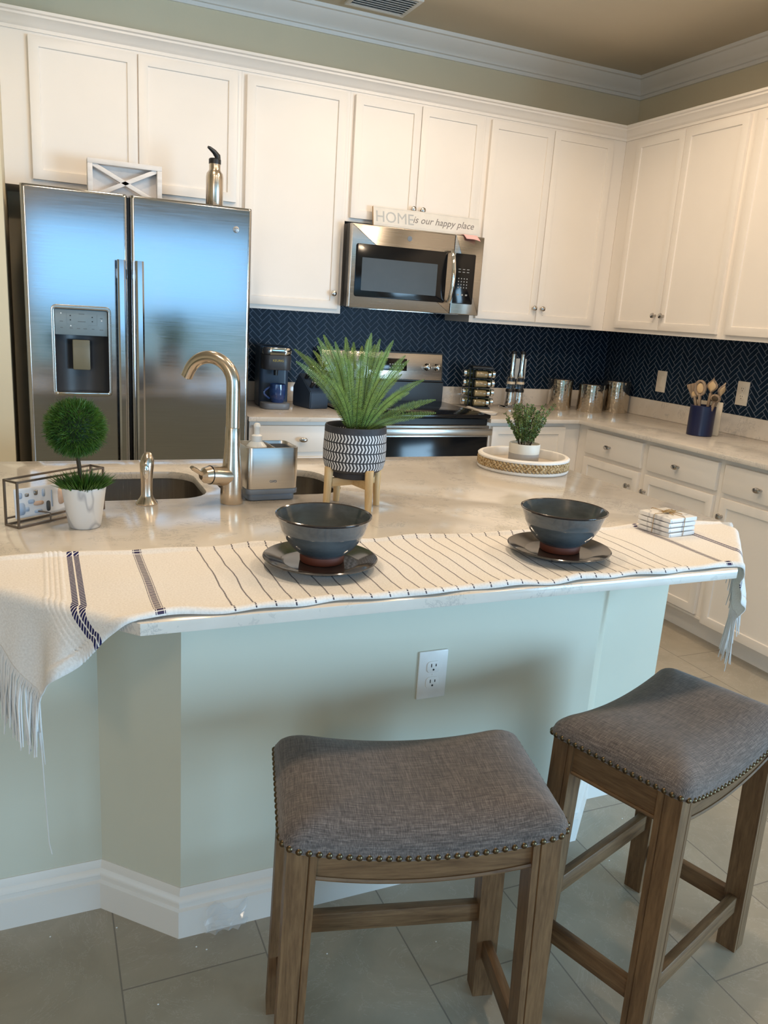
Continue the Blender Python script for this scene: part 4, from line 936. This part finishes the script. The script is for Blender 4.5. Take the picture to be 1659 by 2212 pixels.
def frond(par, base, tip, side_bulge=0.0, width=0.0132, name='frond'):
    base, tip = Vector(base), Vector(tip); g = G(); n = 15
    h = tip-base; flat = Vector((h.x, h.y, 0)); ln = h.length
    mid = base+Vector((flat.x*0.36, flat.y*0.36, h.z*0.62+0.012))
    def P(s_): return base*(1-s_)**2+mid*2*s_*(1-s_)+tip*s_*s_
    t_ = bmesh.new(); rr_ = random.Random(int(tip.x*1e5) ^ int(tip.z*1e5))
    tw = rr_.uniform(-0.5, 0.5)
    m = max(22, int(ln/0.0042))
    for k in range(m):
        s_ = 0.10+0.90*k/m; p = P(s_); d = (P(min(1, s_+0.02))-P(s_-0.02)).normalized()
        view = Vector((math.sin(tw)*0.6, -1, 0.15)); sd_ = d.cross(view).normalized(); nn = sd_.cross(d)
        w_ = width*min(1, 0.45+s_*2.2)*min(1, ((1-s_)*3.0)**0.75+0.10)
        for sg_ in (1, -1):
            dirv = (sd_*sg_+d*0.38+nn*rr_.uniform(-0.12, 0.12)).normalized(); q = w_*rr_.uniform(0.88, 1.1); lw = 0.00108
            a = p; b = p+dirv*q*0.55+d*lw+nn*0.0008; c = p+dirv*q; e_ = p+dirv*q*0.55-d*lw+nn*0.0008
            f_ = p-d*lw*0.8; h_ = p+d*lw*0.8
            t_.faces.new([t_.verts.new(x) for x in (f_, e_, c, b, h_)])
    g.merge(t_, M['fern']); g.tube([P(k/8) for k in range(9)], [0.0016-0.0011*k/8 for k in range(9)], 5, M['fernstem'])
    return g.build(name, None, par)
tips = [(-.178, -.03, .166), (-.158, .05, .190), (-.132, -.05, .205), (-.112, .01, .222), (-.090, -.03, .205), (-.083, .05, .228), (-.062, .02, .214), (-.050, -.05, .178), (-.030, .03, .226), (-.012, -.04, .190), (.000, .05, .214),
        (.016, -.02, .232), (.036, .02, .240), (.052, -.05, .196), (.066, .03, .226), (.090, .0, .225), (.105, .05, .205), (.118, -.02, .190), (.148, .02, .176), (.172, -.03, .132), (.226, .0, .078), (.205, -.05, .050), (.170, .05, .090),
        (-.128, -.08, .142), (-.142, .0, .178), (-.07, -.06, .196), (.028, .06, .205), (.082, .05, .196), (.135, .04, .150), (-.105, .06, .188), (-.100, -.10, .125), (.120, -.06, .112), (.075, -.10, .150), (-.04, -.11, .140), (.02, -.12, .150)]
tips += [(x*0.86+0.008, y+0.03, z*0.93) for x, y, z in tips[4:18:2]]
for x, y, z in tips:
    L_ = math.hypot(x, y)+1e-6
    frond(t, (x/L_*0.018, y/L_*0.018, 0.112), (x, y, 0.112+z*1.02+0.012))

# topiary
TX, TY = -3.313, -2.405
t = thing('topiary', 'round grass-ball topiary in a white marbled pot', 'plant', (TX, TY, IT))
G().lathe([(0, 0.0), (0.0325, 0.0), (0.0345, 0.003), (0.0460, 0.085), (0.0470, 0.090), (0.0460, 0.0925), (0.0425, 0.0925), (0.0405, 0.082), (0, 0.080)], 48).build('pot', M['marble'], t)
G().lathe([(0, 0.084), (0.041, 0.083)], 24, cap=False).build('soil', M['soil'], t)
G().tube([(-0.004, 0, 0.082), (-0.006, 0, 0.115), (-0.010, 0.0, 0.150), (-0.013, 0, 0.175)], [0.005, 0.0045, 0.0045, 0.004], 8).build('stem', M['stem'], t)
rd = random.Random(3)
def blade(t_, p, d, ln, w, curl):
    d = d.normalized(); s_ = d.cross(Vector((rd.uniform(-1, 1), rd.uniform(-1, 1), rd.uniform(-1, 1)))).normalized(); n_ = s_.cross(d)
    q1 = p+d*ln*0.5+n_*curl*0.3; q2 = p+d*ln+n_*curl
    vs = [t_.verts.new(v) for v in (p-s_*w, p+s_*w, q1+s_*w*0.85, q2, q1-s_*w*0.85)]; t_.faces.new(vs)
b = bmesh.new()
for k in range(4200):
    z = 1-2*(k+0.5)/4200; a = k*2.399963; r_ = math.sqrt(1-z*z); d = Vector((r_*math.cos(a), r_*math.sin(a), z))
    dd = d+Vector((rd.uniform(-.55, .55), rd.uniform(-.55, .55), rd.uniform(-.55, .55)))
    blade(b, d*rd.uniform(0.048, 0.056), dd, rd.uniform(0.012, 0.0195), 0.00085, rd.uniform(-0.005, 0.005))
g = G(); g.merge(b, M['topiary']); g.ball((0, 0, 0), 0.0515, M['darkgreen'], 24)
g.build('foliage_ball', None, t, loc=(-0.0135, 0, 0.2205), angle=0)
b = bmesh.new()
for k in range(620):
    a = rd.uniform(0, 2*PI); r_ = 0.037*math.sqrt(rd.random()); p = Vector((r_*math.cos(a), r_*math.sin(a), 0.083))
    out = 0.15+1.15*(r_/0.037); d = Vector((math.cos(a)*out, math.sin(a)*out, 1.0))+Vector((rd.uniform(-.3, .3), rd.uniform(-.3, .3), 0))
    blade(b, p, d, rd.uniform(0.030, 0.052), 0.00135, rd.uniform(-0.008, 0.008))
g = G(); g.merge(b, M['topiary']); g.build('grass_tuft', None, t, angle=0)

# wire holder with printed napkins
HX = Matrix.Translation((-3.473, -2.374, IT)) @ Matrix.Rotation(math.atan2(0.142, 0.180), 4, 'Z')
t = thing('wire_holder', 'open bronze wire box beside the topiary pot', 'holder', (-3.473, -2.374, IT), math.atan2(0.142, 0.180))
Lh, Wh, Hh, wr_ = 0.235, 0.042, 0.104, 0.0021
g = G()
c8 = [(x, y) for x in (0, Lh) for y in (-Wh, 0)]
for x, y in c8: g.box(x-wr_, x+wr_, y-wr_, y+wr_, 0, Hh)
for z in (wr_, Hh-wr_):
    for y in (-Wh, 0): g.box(0, Lh, y-wr_, y+wr_, z-wr_, z+wr_)
    for x in (0, Lh): g.box(x-wr_, x+wr_, -Wh, 0, z-wr_, z+wr_)
g.box(0, Lh, 0-wr_, wr_, 0.014, 0.0175); g.build('wire_frame', M['wirebronze'], t)
g = G(); g.tube([(0.082, -Wh, 0.002), (0.082, -Wh, 0.020), (0.076, -Wh+0.004, 0.022), (0.068, -0.012, 0.022)], 0.0018, 8); g.build('card_clip', M['wirebronze'], t)
g = G()
def nap(u, v):
    x = 0.014+0.150*u; y = -0.014+0.012*max(0, u-0.7)/0.3-0.010*math.sin(PI*u)*0.4; return (x, y+0.003*v, 0.014+0.066*v-0.004*u)
g.grid(nap, 30, 12, M['napkin'])
me_t = bmesh.new()
def blob(cx, cz, w_, h_, m_):
    k = 14; q = bmesh.new(); vs = []
    for i in range(k):
        a = 2*PI*i/k; u = (cx+w_*math.copysign(abs(math.cos(a))**0.6, math.cos(a))-0.0)/0.150; v = (cz+h_*math.copysign(abs(math.sin(a))**0.6, math.sin(a)))/0.066
        p = nap(u, v); vs.append(q.verts.new((p[0], p[1]-0.0009, p[2])))
    q.faces.new(vs); g.merge(q, m_)
for cx, cz, w_, h_, m_ in ((0.012, 0.050, 0.007, 0.007, 'napkinblue'), (0.030, 0.050, 0.005, 0.004, 'wirebronze'), (0.052, 0.053, 0.005, 0.006, 'napkindark'), (0.014, 0.020, 0.010, 0.014, 'napkinblue'), (0.040, 0.034, 0.008, 0.005, 'napkinblue'),
                           (0.058, 0.028, 0.013, 0.005, 'napkinpeach'), (0.028, 0.018, 0.006, 0.005, 'napkinblue'), (0.056, 0.010, 0.010, 0.004, 'napkinblue'), (0.083, 0.018, 0.0055, 0.012, 'napkindark'), (0.072, 0.050, 0.004, 0.009, 'napkinblue'), (0.094, 0.034, 0.002, 0.020, 'napkinblue'), (0.125, 0.035, 0.012, 0.020, 'napkinpeach')):
    blob(cx, cz, w_, h_, {'wirebronze': M['badge']}.get(m_, M.get(m_)) if m_ != 'napkindark' else (M['napkindark'] if cx > 0.08 else M['badge']))
me_t.free()
o = g.build('printed_napkin', None); o.matrix_world = HX; o.modifiers.new('thickness', 'SOLIDIFY').thickness = 0.001
tag(o, 'white napkin with a pale blue print standing in the wire holder', 'napkin')

# round tray with small plant
TRX, TRY = -1.820, -1.880
t = thing('round_tray', 'round white tray wrapped with a braided seagrass band', 'tray', (TRX, TRY, IT)); t.scale = (1.06, 1.06, 1.0)
G().lathe([(0, 0.004), (0.134, 0.004), (0.142, 0.0), (0.150, 0.0), (0.152, 0.003), (0.152, 0.009), (0.1455, 0.012), (0.1455, 0.038), (0.152, 0.041), (0.153, 0.047), (0.148, 0.051), (0.138, 0.051), (0.135, 0.046), (0.134, 0.018), (0, 0.018)], 72).build('rim', M['traywhite'], t)
G().lathe([(0, 0.0182), (0.1338, 0.0182), (0.1338, 0.0195), (0, 0.0195)], 64).build('base', M['traywood'], t)
g = G()
for lay in range(3):
    zc = 0.0165+0.0085*lay
    for k in range(72):
        a = 2*PI*k/72+lay*0.04; p = Matrix.Rotation(a, 4, 'Z') @ Matrix.Translation((0.1498, 0, zc)) @ Matrix.Rotation(0.75*(1 if lay % 2 else -1), 4, 'X')
        b_ = bmesh.new(); bmesh.ops.create_uvsphere(b_, u_segments=8, v_segments=6, radius=1.0)
        for v in b_.verts: v.co = Vector((v.co.x*0.0042, v.co.y*0.0098, v.co.z*0.0046))
        g.merge(b_, M['rope'], True, p)
g.build('braided_band', None, t)
t = thing('small_potted_plant', 'small leafy green plant in a white and grey pot on the round tray', 'plant', (TRX+0.004, TRY+0.006, IT+0.0197))
g = G(); g.lathe([(0, 0), (0.0520, 0), (0.0535, 0.002), (0.0540, 0.034), (0.0540, 0.0345)], 40, mat=M['potgrey'], cap=False); g.lathe([(0.0540, 0.0345), (0.0550, 0.066), (0.0540, 0.069), (0.0520, 0.069), (0.0510, 0.060), (0, 0.058)], 40, mat=M['potwhite'], cap=False)
g.build('pot', None, t)
G().lathe([(0, 0.0595), (0.0510, 0.0590)], 24, cap=False).build('soil', M['soil'], t)
rp = random.Random(11)
for k in range(46):
    a = rp.uniform(0, 2*PI); tilt = rp.uniform(0.05, 0.55); ln = rp.uniform(0.10, 0.155)
    if k < 6: tip = Vector([(0.095, 0.0, 0.150), (0.075, -0.02, 0.155), (-0.075, 0.0, 0.150), (-0.105, -0.01, 0.080), (0.06, 0.03, 0.13), (-0.05, -0.02, 0.14)][k])
    else: tip = Vector((math.cos(a)*ln*math.sin(tilt), math.sin(a)*ln*math.sin(tilt), ln*math.cos(tilt)))
    b0 = Vector((math.cos(a)*0.02, math.sin(a)*0.02, 0.058)); g = G(); mid = b0+Vector((tip.x*0.35, tip.y*0.35, tip.z*0.6))
    P = lambda s_: b0*(1-s_)**2+mid*2*s_*(1-s_)+(b0+tip)*s_*s_
    g.tube([P(i/6) for i in range(7)], 0.0008, 5, M['stem']); t_ = bmesh.new()
    for i in range(26):
        s_ = 0.15+0.85*i/26; p = P(s_); d = (P(min(1, s_+.03))-P(s_-.03)).normalized(); ax = d.cross(Vector((rp.uniform(-1, 1), rp.uniform(-1, 1), 0.2))).normalized()
        for sg_ in (1, -1):
            dv = (ax*sg_+d*0.5).normalized(); lw = dv.cross(d.cross(dv)).normalized(); sz = rp.uniform(0.0065, 0.0100); sw = dv.cross(Vector((rp.uniform(-1, 1), rp.uniform(-1, 1), rp.uniform(-1, 1)))).normalized()*sz*0.36
            t_.faces.new([t_.verts.new(v) for v in (p, p+dv*sz*0.5+sw, p+dv*sz*0.85+sw*0.7, p+dv*sz, p+dv*sz*0.85-sw*0.7, p+dv*sz*0.5-sw)])
    g.merge(t_, M['sprig']); g.build('sprig', None, t, angle=0)

# ------------------------------------------------------------------ table runner
RCX, UH = -2.605, 0.915
E1, E2 = Vector((-3.262, -3.0)), Vector((-1.972, -3.0)); n1 = Vector((-1, -1)).normalized(); n2 = Vector((1, -1)).normalized()
rn = random.Random(5)
def runner_pt(u, v):
    s_ = RCX-UH+2*UH*u
    wav = 0.0035*math.sin(s_*21)+0.003*math.sin(s_*47+1)
    yf = -2.990+wav; ybk = -2.622-0.028*u*1.2+0.005*math.sin(s_*17+2)
    y = yf+(ybk-yf)*v
    z = IT+0.0024+0.0014*(1+math.sin(s_*38+y*9))*(0.5+0.5*math.sin(y*33))
    au = abs(s_-RCX)
    if 0.762 < au < 0.796: z += 0.0013*(1-math.cos((au-0.762)/0.0085*2*PI))
    ed = min(v, 1-v)
    if ed < 0.055: z += 0.0085*math.sin(PI*min(1, ed/0.055))**0.7*(0.75+0.25*math.sin(s_*31)) - 0.0014*(1-ed/0.055)
    P = Vector((s_, y)); out = Vector((P.x, P.y, z))
    for E_, n_ in ((E1, n1), (E2, n2)):
        d = (P-E_).dot(n_)+0.004
        if d > 0:
            r_ = 0.014; am = 1.44; al = min(d/r_, am); rest = max(0, d-r_*am)
            hor = r_*math.sin(al)+rest*math.cos(am); dz = r_*(1-math.cos(al))+rest*math.sin(am)
            q = P-n_*d; e_ = Vector((-n_.y, n_.x)); tt = (q-E_).dot(e_)
            hor += min(1, rest/0.10)*0.010*(math.sin(tt*42+1.0)+0.6*math.sin(tt*75))*1.0+0.004
            q = q+n_*(hor)
            out = Vector((q.x, q.y, z-dz))
    return out
NU, NV = 900, 70
g = G(); g.grid(lambda u, v: runner_pt(u, v), NU, NV, M['runner'], True, lambda u, v: ((2*u-1)*UH, v*0.37))
ru = g.build('table_runner', None, None, angle=0)
sm = ru.modifiers.new('thickness', 'SOLIDIFY'); sm.thickness = 0.0024; sm.offset = 1.0
tag(ru, 'white fringed cotton runner with thin dark stripes across the island\'s front edge', 'table runner')
def fringe(uend, side, lean):
    g = G(); r0 = random.Random(9+side)
    for k in range(170):
        v = (k+0.5)/170; p = runner_pt(uend, v); pin = runner_pt(uend-side*0.01, v); d = (p-pin).normalized()
        ln = r0.uniform(0.100, 0.130)
        if p.z > 0.888:      # strands still lying on the worktop
            pts = []; lim = 1.642 if side > 0 else 3.562; q0 = Vector((r0.uniform(-.002, .002), r0.uniform(-.002, .002), 0.0))
            for j in range(8):
                q = p+d*(ln*j/7)+q0; out = side*q.x+lim if side > 0 else -q.x-lim
                dd = (Vector((q.x, q.y))-(E1 if side < 0 else E2)).dot(n1 if side < 0 else n2)
                ex = max(out, dd, 0)
                if ex > 0: q = Vector((q.x-side*max(0, out)*0.9, q.y, IT+0.002-ex)) if out >= dd else Vector((q.x-(n1 if side < 0 else n2).x*dd*0.85, q.y-(n1 if side < 0 else n2).y*dd*0.85, IT+0.002-dd))
                else: q.z = IT+0.0016
                pts.append(q)
        else:
            o_ = (n1 if side < 0 else n2)*r0.uniform(0.0, 0.012); jx = Vector((r0.uniform(-.006, .006)+lean, r0.uniform(-.006, .006), 0))
            jx = jx*1.4; pts = [p, p+d*0.007+Vector((r0.uniform(-.002, .002), r0.uniform(-.002, .002), -0.010)), p+d*0.012+Vector((o_.x*.5, o_.y*.5, -ln*0.45))+jx*0.4, p+d*0.013+Vector((o_.x, o_.y, -ln))+jx]
        g.tube(pts, [0.0017]*(len(pts)-1)+[0.0012], 5)
    if side < 0:
        p = runner_pt(uend, 0.03); g.tube([p+Vector((0.0, -0.006, -0.08)), p+Vector((0.003, -0.01, -0.20)), p+Vector((0.006, -0.008, -0.30)), p+Vector((0.010, -0.008, -0.325))], 0.0010, 5)
    else:
        p = runner_pt(uend, 0.03); g.tube([p+Vector((0.0, -0.004, -0.09)), p+Vector((-0.004, -0.006, -0.13)), p+Vector((-0.006, -0.006, -0.16))], 0.0010, 5)
    o = g.build('fringe', M['fringe'], ru); o['kind'] = 'stuff'; return o
fringe(0.0, -1, 0.004); fringe(1.0, 1, -0.004)

# bowls and plates
RT = IT+0.0078
def place_setting(x, y, where):
    p = G(); p.lathe([(0, 0.003), (0.060, 0.003), (0.064, 0.0), (0.070, 0.0), (0.075, 0.004), (0.103, 0.013), (0.1135, 0.0165), (0.1145, 0.0185), (0.1125, 0.0198), (0.098, 0.0165), (0.078, 0.0095), (0.072, 0.0082), (0, 0.0075)], 72)
    o = p.build('plate', M['plate'], None, loc=(x, y, RT)); tag(o, 'dark glazed plate under the bowl '+where, 'plate', 'stoneware plates on the runner')
    t = thing('bowl', 'slate blue glazed bowl '+where, 'bowl', (x+0.005, y+0.004, RT+0.0085), 0, 'stoneware bowls on the runner'); t.scale = (0.93, 0.93, 0.93)
    G().lathe([(0, 0.0), (0.046, 0.0), (0.0475, 0.002), (0.0480, 0.014), (0.0470, 0.0165)], 64, cap=False).build('foot', M['terracotta'], t)
    g = G(); g.lathe([(0.0472, 0.0165), (0.053, 0.021), (0.068, 0.034), (0.080, 0.050), (0.088, 0.066), (0.0895, 0.069), (0.0895, 0.0705), (0.095, 0.085), (0.1005, 0.0985)], 72, mat=M['bowl'], cap=False)
    g.lathe([(0.1005, 0.0985), (0.1030, 0.1010), (0.1030, 0.1030), (0.1005, 0.1040), (0.0980, 0.1022)], 72, mat=M['rimglaze'], cap=False)
    g.lathe([(0.0980, 0.1022), (0.091, 0.080), (0.080, 0.054), (0.064, 0.034), (0.046, 0.020), (0.02, 0.015), (0, 0.0145)], 72, mat=M['bowl'], cap=False)
    g.build('body', None, t)
place_setting(-2.893, -2.800, 'at left, below the fern stand'); place_setting(-2.343, -2.835, 'at right, nearer the marble coasters')

# marble coasters tied with twine
CXM = Matrix.Translation((-1.924, -2.715, RT-0.0015)) @ Matrix.Rotation(0.15, 4, 'Z')
cz = 0
for k, nm in enumerate(('bottom marble coaster of the tied stack', 'second marble coaster from the bottom of the tied stack', 'third marble coaster from the bottom of the tied stack', 'top marble coaster of the tied stack')):
    o = G().box(-0.050, 0.050, -0.050, 0.050, 0, 0.0105, 0.0016).build('coaster', M['coaster'])
    o.matrix_world = CXM @ Matrix.Translation((random.uniform(-.0015, .0015), random.uniform(-.0015, .0015), 0.0125*k)) @ Matrix.Rotation(random.uniform(-.03, .03), 4, 'Z'); tag(o, nm, 'coaster', 'marble coasters on the runner')
g = G(); h = 0.0125*3+0.0118
for ax in (0, PI/2):
    X_ = Matrix.Rotation(ax, 4, 'Z'); pts = [(-0.0532, 0, 0.002), (-0.0532, 0, h-0.002), (-0.050, 0, h+0.0008), (0.050, 0, h+0.0008), (0.0532, 0, h-0.002), (0.0532, 0, 0.002)]
    g.tube([X_ @ Vector(p) for p in pts], 0.0008, 6)
for sg_ in (1, -1):
    for tw in (0.3, -0.5):
        g.tube([(0, 0, h+0.0015), (0.012*sg_, 0.006*sg_+0.01*tw, h+0.005), (0.026*sg_, 0.004+0.014*tw, h+0.0035), (0.014*sg_, -0.006+0.006*tw, h+0.0025), (0, 0, h+0.002)], 0.0011, 6)
    g.tube([(0, 0, h+0.0015), (0.012*sg_, -0.016, h+0.002), (0.017*sg_, -0.030, h+0.0016)], 0.0010, 6)
for k in range(5): g.tube([(-0.018, 0.003*k-0.006, h+0.002), (0.0, 0.002*k-0.004, h+0.004+0.0006*k), (0.020, 0.003*k-0.006, h+0.002)], 0.0009, 5)
o = g.build('twine', M['jute']); o.matrix_world = CXM; tag(o, 'jute twine bow tied around the coaster stack', 'twine')

# ------------------------------------------------------------------ stools
def make_stool(label, loc, rz):
    t = thing('saddle_stool', label, 'stool', loc, rz, 'saddle stools at the island')
    L, Wd = 0.486, 0.312
    def base_z(x): return 0.553+0.031*(2*x/L)**2
    ol = rr(-L/2, L/2, -Wd/2, Wd/2, 0.030, 8); per = [Vector((*p, 0)) for p in ol]; cum = [0]
    for k in range(len(per)): cum.append(cum[-1]+(per[(k+1) % len(per)]-per[k]).length)
    def outline(u):
        q = (u % 1.0)*cum[-1]
        for k in range(len(per)):
            if q <= cum[k+1]+1e-9:
                f = (q-cum[k])/max(1e-9, cum[k+1]-cum[k]); return per[k].lerp(per[(k+1) % len(per)], f)
        return per[0]
    def seat_pt(u, v):
        # u around the outline, v from underside centre (0) over the edge to the top centre (1)
        o_ = outline(u)
        if v < 0.2: k = v/0.2*0.985; dz = 0.0
        elif v < 0.32: q = (v-0.2)/0.12; k = 0.985+0.015*math.sin(q*PI); dz = 0.016*q
        else: q = (v-0.32)/0.68; k = 0.985*(1-q**1.5); dz = 0.016+0.050*(1-(1-min(1, q*1.25))**2.4)
        x, y = o_.x*k, o_.y*k
        return (x, y, base_z(x)+dz)
    g = G(); g.grid(seat_pt, 160, 44, None, True, closed_u=True)
    bmesh.ops.remove_doubles(g.b, verts=g.b.verts[:], dist=1e-5); g.build('seat', M['linen'], t, angle=0)
    g = G(); nn_ = int(cum[-1]/0.0160)
    for k in range(nn_):
        p = outline(k/nn_); a_, c_ = outline(k/nn_-0.002), outline(k/nn_+0.002); d = Vector((c_.y-a_.y, a_.x-c_.x, 0)).normalized()
        g.ball((p.x-d.x*0.0022, p.y-d.y*0.0022, base_z(p.x)+0.0062), 0.0060, None, 10)
    o = g.build('nailhead_trim', M['brass'], t); o['kind'] = 'stuff'
    lx, ly = 0.205, 0.118
    for sx in (-1, 1):
        for sy in (-1, 1):
            g = G(); b_ = bmesh.new(); w = 0.0245; a0, a1 = (sx*(lx+0.014), sy*(ly+0.006)), (sx*lx, sy*ly); zt = 0.574
            # cross-section with a routed groove on the two outer faces
            gq = w-0.013; nd = 0.0028; nw = 0.0016
            sec = [(-w, -w), (w, -w)]
            sec += [(w, -gq-nw), (w-nd, -gq), (w, -gq+nw)] + [(w, w)] + [(-gq+nw, w), (-gq, w-nd), (-gq-nw, w)] + [(-w, w)]
            if sx*sy < 0: sec = sec
            sec = [(sx*x_, sy*y_) for x_, y_ in sec]
            if sx*sy < 0: sec = sec[::-1]
            top = [b_.verts.new((a1[0]+x_, a1[1]+y_, base_z(a1[0]+x_)-0.0005)) for x_, y_ in sec]
            bot = [b_.verts.new((a0[0]+x_*0.90, a0[1]+y_*0.90, 0.0)) for x_, y_ in sec]; ns = len(sec)
            b_.faces.new(bot[::-1]); b_.faces.new(top)
            for k in range(ns): b_.faces.new((bot[k], bot[(k+1) % ns], top[(k+1) % ns], top[k]))
            bmesh.ops.recalc_face_normals(b_, faces=b_.faces[:])
            g.merge(b_, M['oak_z'], False)
            g.build('leg', None, t)
    def apron(p0, p1, dep, curved, thick=0.020):
        # board between two points under the seat
        p0, p1 = Vector(p0), Vector(p1); d = p1-p0; n_ = 14; nn = Vector((-d.y, d.x, 0)).normalized()*thick/2; b_ = bmesh.new(); rows = []
        for k in range(n_+1):
            c = p0+d*k/n_; zt = base_z(c.x)-0.0008; zb = (zt-dep) if curved else 0.575-0.012-dep
            rows.append([b_.verts.new(v) for v in ((c.x+nn.x, c.y+nn.y, zb), (c.x+nn.x, c.y+nn.y, zt), (c.x-nn.x, c.y-nn.y, zt), (c.x-nn.x, c.y-nn.y, zb))])
            
        for a, b2 in zip(rows, rows[1:]):
            for k in range(4): b_.faces.new((a[k], a[(k+1) % 4], b2[(k+1) % 4], b2[k]))
        b_.faces.new(rows[0]); b_.faces.new(rows[-1][::-1]); bmesh.ops.recalc_face_normals(b_, faces=b_.faces[:]); g = G(); g.merge(b_)
        # bead along the lower edge
        for sg_ in (1, -1):
            pts = [Vector(((r_[0].co if False else p0+d*k/n_).x, (p0+d*k/n_).y, 0)) for k, r_ in enumerate(range(n_+1))]
            q = []
            for k in range(n_+1):
                c = p0+d*k/n_; zt = base_z(c.x)-0.0008; zb = (zt-dep) if curved else 0.575-0.012-dep
                q.append((c.x+nn.x*sg_*1.05, c.y+nn.y*sg_*1.05, zb+0.006))
            g.tube(q, 0.0042, 6)
        return g
    for sy in (-1, 1): apron((-lx+0.02, sy*(ly+0.008), 0), (lx-0.02, sy*(ly+0.008), 0), 0.056, True).build('apron', M['oak_x'], t)
    for sx in (-1, 1): apron((sx*(lx+0.008), -ly+0.02, 0), (sx*(lx+0.008), ly-0.02, 0), 0.052, False).build('apron', M['oak_y'], t)
    for sy in (-1, 1): G().box(-lx+0.012, lx-0.012, sy*(ly+0.003)-0.010, sy*(ly+0.003)+0.010, (0.184 if sy > 0 else 0.104), (0.228 if sy > 0 else 0.148), 0.003).build('stretcher', M['oak_x'], t)
    for sx in (-1, 1): G().box(sx*(lx+0.010)-0.010, sx*(lx+0.010)+0.010, -ly+0.012, ly-0.012, 0.100, 0.144, 0.003).build('stretcher', M['oak_y'], t)
    return t
s1 = make_stool('grey linen saddle stool nearest the camera, seat facing front', (-2.809, -3.113, 0), math.radians(-13.7))
s2 = copy_tree(s1); s2.location = (-2.179, -3.088, 0); s2.rotation_euler = (0, 0, math.radians(19.0)); s2['label'] = 'grey linen saddle stool turned cornerwise, at the right edge of the picture'

# crumpled clear film against the baseboard, white specks on the floor
g = G(); rf = random.Random(21); hts = [[rf.uniform(0.0, 0.016) for _ in range(9)] for _ in range(10)]
def film(u, v):
    i, j = min(8, int(u*9)), min(7, int(v*8)); return (-3.095+0.095*u+0.004*math.sin(9*v), -2.7005-hts[i][j]*(0.4+0.6*(1-v)), 0.002+0.078*v*(0.8+0.2*math.sin(7*u)))
g.grid(film, 9, 8, None, False); o = g.build('clear_film', M['plasticfilm'], None, angle=0); o.modifiers.new('thickness', 'SOLIDIFY').thickness = 0.0004
tag(o, 'crumpled clear plastic film against the island baseboard', 'plastic film')
g = G()
for x, y in ((-3.28, -2.62), (-3.10, -2.75), (-3.12, -2.735), (-2.85, -2.85), (-2.60, -2.90), (-2.02, -2.80), (-1.86, -2.66), (-1.80, -2.70), (-3.22, -2.86), (-2.30, -2.95), (-2.42, -2.80), (-3.42, -2.60)):
    g.ball((x, y, 0.0016), 0.0022, None, 6, (1, 0.8, 0.6))
o = g.build('crumbs', M['white']); tag(o, 'tiny white crumbs scattered on the grey floor tiles', 'crumbs', kind='stuff')
